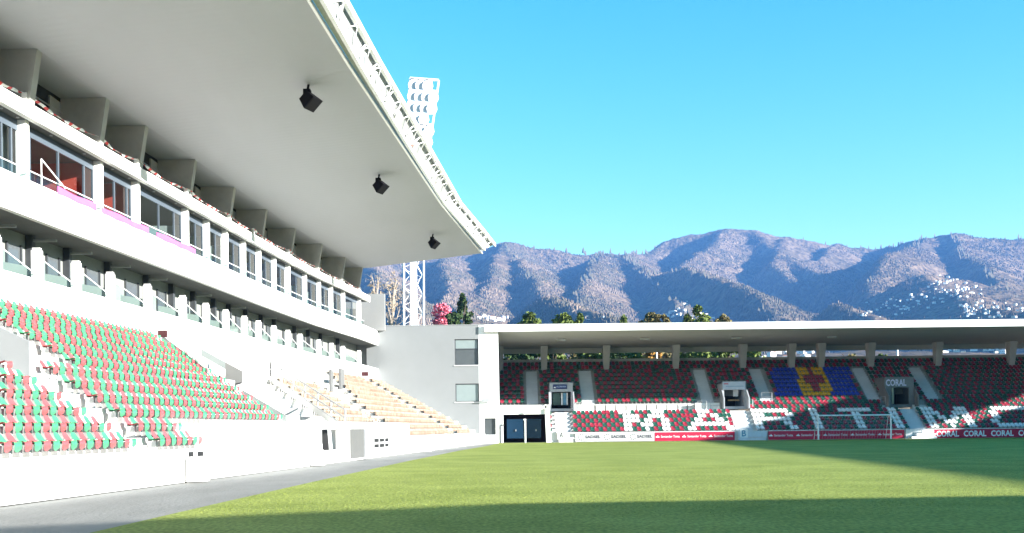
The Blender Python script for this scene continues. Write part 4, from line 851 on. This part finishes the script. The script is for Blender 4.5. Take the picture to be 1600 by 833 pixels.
du, dv = iu-i0, iy-j0; fz_ = (H2[j0, i0]*(1-du)+H2[j0, i0+1]*du)*(1-dv)+(H2[j0+1, i0]*(1-du)+H2[j0+1, i0+1]*du)*dv
fh = rng.uniform(3, 9.5, len(fx)); fr_w = rng.uniform(2, 4.4, len(fx)); k5 = np.array([[0, -1, .0], [.87, .5, 0], [-.87, .5, 0]])
base = np.stack([fx, fy, fz_-3], -1); V = [base+k5[q]*fr_w[:, None] for q in range(3)]+[base+np.stack([rng.normal(0, .3, len(fx)), rng.normal(0, .3, len(fx)), fh], -1)+k5[q]*fr_w[:, None]*.35 for q in range(3)]
VV = np.stack(V, 1).reshape(-1, 3); ii = np.arange(len(fx))[:, None]*6
FQ = np.concatenate([ii+np.array([a, b_, b_+3, a+3]) for a, b_ in ((0, 1), (1, 2), (2, 0))], 0); FT = ii+np.array([3, 4, 5])
me = bpy.data.meshes.new('forest'); me.from_pydata(VV.tolist(), [], FQ.tolist()+FT.tolist()); cid = np.where(pt > .25, 0, np.where(fbm(fx, fy, 23, [(1/150, 1), (1/50, .7)])+rng.normal(0, .35, len(fx)) < 0, 1, 2))
for mt_ in (mat('forest_dark', (.078, .066, .040), .95, .3, .01), mat('forest_bare', (.165, .120, .085), .95, .25, .01), mat('forest_brown', (.13, .092, .06), .95, .3, .01)): me.materials.append(mt_)
me.polygons.foreach_set('material_index', np.concatenate([cid, cid, cid, cid]).astype(np.int32))
tag(link('forest', me), 'bare and evergreen forest covering the mountain slopes', 'forest', kind='stuff')

# houses in the hillside villages
HW = [mat('house_white', (.80, .79, .75), .8, .05, .2), mat('house_cream', (.70, .62, .48), .8, .08, .2)]; HR = [mat('clay_roof', (.38, .16, .09), .85, .2, .5), mat('pale_roof', (.55, .50, .46), .8, .1, .5)]
def house_mesh(v):
    m = MB(); h = .55 if v % 2 else .8; m.box(-.6, .6, -.5, .5, -.35, h); m.cur = 2
    for x in (-.3, .1, .4):
        m.box(x-.08, x+.08, -.512, -.501, .15, .4)
    m.cur = 1; o = .08
    if v < 2: m.add([(-.6-o, -.5-o, h), (.6+o, -.5-o, h), (.6+o, .5+o, h), (-.6-o, .5+o, h), (-.25, 0, h+.32), (.25, 0, h+.32)], [(0, 1, 5, 4), (1, 2, 5), (2, 3, 4, 5), (3, 0, 4), (3, 2, 1, 0)])
    else: m.box(-.64, .64, -.54, .54, h, h+.08)
    return mesh('house', m, [HW[v // 3 % 2], HR[v % 2], FRAMED])
HMs = [house_mesh(v) for v in range(4)]
def village(n_, x0, x1, y0, y1, size, lab, grp, shp=None, ylim=(300, 5000)):
    c = 0
    for _ in range(n_*4):
        if c >= n_: break
        t = random.random(); x = x0+(x1-x0)*t; y = random.uniform(y0, y1)
        if shp and not shp(x, y): continue
        Y = hitY(x, y, *ylim)
        if Y is None: continue
        X = ab(x, y)[0]*Y/F; s = size/F*Y*random.uniform(.55, 1.15); z = float(terrain(np.array([X]), np.array([Y]))[0])
        o = tag(link('house', random.choice(HMs), None, (X, Y, z+s*.2), random.uniform(-.9, .9)), lab, 'house', grp); o.scale = (s, s, s*.72); c += 1
village(55, 1448, 1535, 430, 472, 3.5, 'small white house in the sunlit upper village on the right hillside', 'houses of the upper right village', lambda x, y: abs(y-(436+(x-1448)*.36)) < 16)
village(50, 1500, 1600, 474, 498, 3.9, 'small white house on the lower slope at the right edge', 'houses of the lower right slope')
village(60, 1345, 1480, 455, 497, 3.2, 'small house in the blue shade left of the right village', 'shaded hillside houses', lambda x, y: abs(y-(492-(x-1345)*.22)) < 15)
village(40, 1030, 1122, 470, 500, 3.9, 'small white house in the cluster above the middle of the far roof', 'houses above the middle of the roof', lambda x, y: y > 470+abs(x-1075)*.6)
village(22, 742, 792, 489, 503, 5, 'small white house behind the left end of the far roof', 'houses behind the left end of the roof', lambda x, y: y > 489+(x-742)*.2)
village(8, 903, 955, 497, 503, 5, 'white house peeking over the far roof between green tree tops', 'houses peeking between tree tops')
village(34, 1172, 1282, 551, 567, 8, 'white house seen through the gap under the far roof, middle', 'houses seen under the roof, middle', ylim=(160, 3000))
village(26, 1470, 1575, 543, 556, 7, 'white house seen through the gap under the far roof, right', 'houses seen under the roof, right', ylim=(160, 3000))

# ------------------------------------------------------------------ trees behind the stands
BARK = mat('bark', (.10, .075, .055), .9, .3, 4); BARKP = mat('pale_bark', (.40, .33, .26), .9, .2, 4)
def tree(x, ytop, wpx, Y, lab, leaf, kind='round', n_=1500, name='broadleaf_tree', bark=BARK, lsz=.34, grp=None):
    P = PY(x, ytop, Y); zt = P.z; X = P.x; zg = float(terrain(np.array([X]), np.array([Y]))[0])-.3; W = wpx/F*Y; h = zt-zg
    T = thing(name, (X, Y, zg), lab, 'tree', grp)
    m = MB(); cb = h*(.35 if kind != 'conifer' else .15)
    m.tube([(X, Y, zg), (X+.1*W*.2, Y, zg+cb), (X, Y, zg+h*.9)], [W*.06+.08, W*.04+.06, .03], 7)
    tips = []
    nl = 11 if kind != 'bare' else 26
    for i in range(nl):
        t = random.uniform(.3, .85); a = random.uniform(0, 6.28); zz = zg+h*t; rr = W*.5*(1-t*.6)*random.uniform(.6, 1)
        e = Vector((X+rr*math.cos(a), Y+rr*math.sin(a), zz+h*random.uniform(.06, .16))); m.tube([(X, Y, zz-h*.05), ((X+e.x)/2, (Y+e.y)/2, (zz+e.z)/2+.15), e], [W*.02+.05, W*.012+.04, .025], 5); tips.append(e)
        if kind in ('bare', 'blossom'):
            for _ in range(5):
                s_ = Vector((X, Y, zz)).lerp(e, random.uniform(.4, 1)); e2 = s_+Vector((random.gauss(0, .8), random.gauss(0, .8), random.uniform(.3, 1.6)))*W*.13; m.tube([s_, e2], [.05, .02], 4, False); tips.append(e2)
                for _ in range(2): e3 = e2+Vector((random.gauss(0, .6), random.gauss(0, .6), random.uniform(.1, .9)))*W*.1; m.tube([e2, e3], [.03, .012], 3, False)
    obj('trunk', m, bark, T)
    if leaf is None: return T
    lobes = []
    if kind == 'conifer':
        Hc = min(.8*h, W*1.5)
        for i in range(30):
            t = i/29; r = W*.5*(1-t)**.75*random.uniform(.5, 1.); a = random.uniform(0, 6.28); lobes.append((Vector((X+.8*r*math.cos(a), Y+.8*r*math.sin(a), zt-Hc*(1-t))), max(.35, r*.55), Hc*.04+.2))
    else:
        Hc = min(.75*h, W*(.95 if kind != 'bare' else 1.6)); C0 = Vector((X, Y, zt-Hc*.5))
        for i in range(18):
            d = Vector(rng.normal(size=3)).normalized(); q_ = random.uniform(.45, .8); lobes.append((C0+Vector((d.x*W*.5*q_, d.y*W*.5*q_, d.z*Hc*.5*q_)), W*random.uniform(.10, .2), W*random.uniform(.08, .16)))
        lobes.append((Vector((X+W*.05, Y, zt-W*.1)), W*.12, W*.1))
    V = []; FF = []
    for i in range(n_):
        c, r1, r2 = random.choice(lobes); d = rng.normal(size=3); d /= np.linalg.norm(d); rr = random.uniform(.55, 1.08)
        p0 = np.array([c.x+d[0]*r1*rr, c.y+d[1]*r1*rr, c.z+d[2]*r2*rr]); a1 = rng.normal(size=3); a1 /= np.linalg.norm(a1); a2 = np.cross(a1, rng.normal(size=3)); a2 /= np.linalg.norm(a2); s = lsz*random.uniform(.5, 1.2); o = len(V)
        V += [p0-a1*s, p0-a2*s*.6, p0+a1*s, p0+a2*s*.6]; FF.append((o, o+1, o+2, o+3))
    m = MB(); m.v = [tuple(map(float, v)) for v in V]; m.f = FF; m.m = [0]*len(FF); o0 = origin(T); m.v = [(a-o0.x, b_-o0.y, c-o0.z) for a, b_, c in m.v]
    me = bpy.data.meshes.new('crown'); me.from_pydata(m.v, [], m.f); me.materials.append(leaf); link('crown', me, T); return T
def leafm(n, c, c2): return mat(n, c, .7, .3, 1.2, col2=c2, spec=.3)
LG = leafm('olive_leaf', (.045, .075, .012), (.15, .19, .035)); LD = leafm('dark_leaf', (.02, .045, .012), (.06, .10, .03)); LO = leafm('orange_leaf', (.22, .10, .02), (.42, .24, .05)); LP = leafm('pink_blossom', (.62, .10, .16), (.80, .28, .34)); LB = leafm('brown_leaf', (.10, .08, .03), (.22, .18, .07))
tree(691, 474, 46, 185, 'pink blossoming tree beside the lattice mast', LP, 'blossom', 1500, 'blossoming_tree', BARKP, .3)
tree(723, 463, 62, 195, 'tall ragged dark green conifer right of the pink tree', LD, 'conifer', 1900, 'conifer_tree', BARK, .34)
tree(708, 488, 26, 176, 'small round dark green tree between the pink tree and the conifer', LD, 'round', 900, lsz=.3)
tree(612, 424, 44, 200, 'tall leafless pale tree left of the lattice mast', leafm('dry_twig', (.30, .22, .14), (.45, .35, .24)), 'bare', 500, 'bare_tree', BARKP, .16)
tree(588, 432, 30, 215, 'leafless pale tree behind the end of the left grandstand', MATS['dry_twig'], 'bare', 300, 'bare_tree', BARKP, .16)
for (x, y, wp, lf, kd, lab) in ((828, 489, 34, LG, 'round', 'lone green tree top over the far roof, leftmost'), (880, 489, 34, LG, 'round', 'round olive green tree top over the far roof'), (906, 493, 22, LG, 'conifer', 'slim green tree top right of the round olive one'), (975, 496, 20, LG, 'conifer', 'small green tip barely clearing the roof left of the village'), (1018, 489, 30, LB, 'round', 'brownish tree top just left of the middle village'), (1036, 492, 26, LB, 'round', 'dark brown tree top touching the left of the middle village'), (1088, 478, 40, LG, 'round', 'tallest olive tree top in front of the middle village'), (1128, 492, 30, LB, 'round', 'brownish bush top right of the middle village')):
    tree(x, y, wp*1.35, 178, lab, lf, kd, 1500, 'tree', grp='tree tops showing over the far roof')
random.seed(11)
und = [(792, 'left of the first roof column'), (815, 'behind the first stair'), (838, 'right of the first stair'), (868, 'above the glazed passage'), (895, 'right of the glazed passage'), (920, 'above the second stair'), (940, 'at the second roof column'), (962, 'just right of the second roof column'), (985, 'two places left of the orange tree'), (1004, 'touching the orange tree on its left'), (1036, 'right of the orange tree'), (1068, 'right of the third roof column'), (1092, 'above the third stair'), (1115, 'left of the middle passage'), (1140, 'above the middle passage'), (1172, 'at the fourth roof column'), (1332, 'left of the sixth stair'), (1375, 'right of the sixth roof column')]
for i, (x, where) in enumerate(und):
    tree(x+random.uniform(-4, 4), random.uniform(528, 540) if x < 1200 else random.uniform(548, 553), random.uniform(44, 64), random.uniform(150, 168), 'green tree seen under the far roof '+where, [LG, LD, LG, LG, LB, LG][i % 6], 'round', 1000, 'tree', grp='trees seen through the gap under the far roof')
tree(1016, 538, 34, 150, 'orange autumn tree seen under the far roof', LO, 'round', 1100, 'tree')
for (x, y0_, lab) in ((1026, 548, 'thin white pole seen under the far roof beside the orange tree'), (1402, 543, 'thin white pole seen under the far roof at right')):
    P = PY(x, y0_, 148); m = MB(); m.tube([(P.x, 148, 0), (P.x, 148, P.z)], [.14, .12], 6); tag(obj('pole', m, METW), lab, 'pole')

# ------------------------------------------------------------------ the two stands outside the frame (they throw the shadows on the pitch)
OS = thing('east_stand', (84, 45, 0), 'opposite grandstand outside the frame on the right', 'grandstand')
m = MB(); m.prism([(72, -25, 0), (88, -25, 0), (88, -25, 11.55), (86, -25, 11.55), (72, -25, 1)], (0, 143, 0)); obj('terrace', m, STEP, OS)
def rx(Y): return 76.0+.07*(Y-4)
m = MB(); m.sweep([[(rx(Y), Y, 16.6), (89, Y, 16.2), (89, Y, 17.0), (rx(Y), Y, 17.0)] for Y in (-25, 30, 80, 118)]); obj('roof', m, SOFF, OS)
m = MB(); m.box(87.2, 87.5, -25, 118, 12.85, 16.3); m.box(87.2, 87.5, -25, 97.5, 11.5, 12.9); obj('rear_wall', m, GREYW, OS)
NSd = thing('south_stand', (20, -12, 0), 'near end stand behind the camera, outside the frame', 'grandstand')
m = MB(); m.prism([(-6, -5, 0), (-6, -22, 0), (-6, -22, 9.6), (-6, -19, 9.2), (-6, -5, 1)], (78, 0, 0)); obj('terrace', m, STEP, NSd)
m = MB(); m.sweep([[(x, e, 11.4), (x, e, 12.0), (x, -20, 12.0), (x, -20, 11.2)] for x, e in ((-34, .5), (34, .8), (44, 5.9), (56, 6.9), (72, 8))]); obj('roof', m, SOFF, NSd)
m = MB(); m.box(-6, 72, -22.3, -22, 0, 12); obj('rear_wall', m, GREYW, NSd)

# ------------------------------------------------------------------ haze
HAZE = 7.2e-5
hz_ = MB(); hz_.box(-8600, 8600, -8600, 11000, -6, 980); hm = bpy.data.materials.new('haze'); hm.use_nodes = True; N = hm.node_tree.nodes; N.remove(N['Principled BSDF'])
pv = N.new('ShaderNodeVolumePrincipled'); pv.inputs['Color'].default_value = (.16, .40, .97, 1); pv.inputs['Density'].default_value = HAZE; pv.inputs['Anisotropy'].default_value = 0
hm.node_tree.links.new(pv.outputs[0], N['Material Output'].inputs['Volume'])
tag(obj('haze', hz_, hm), 'thin blue haze between the stadium and the mountains', 'haze', kind='stuff')
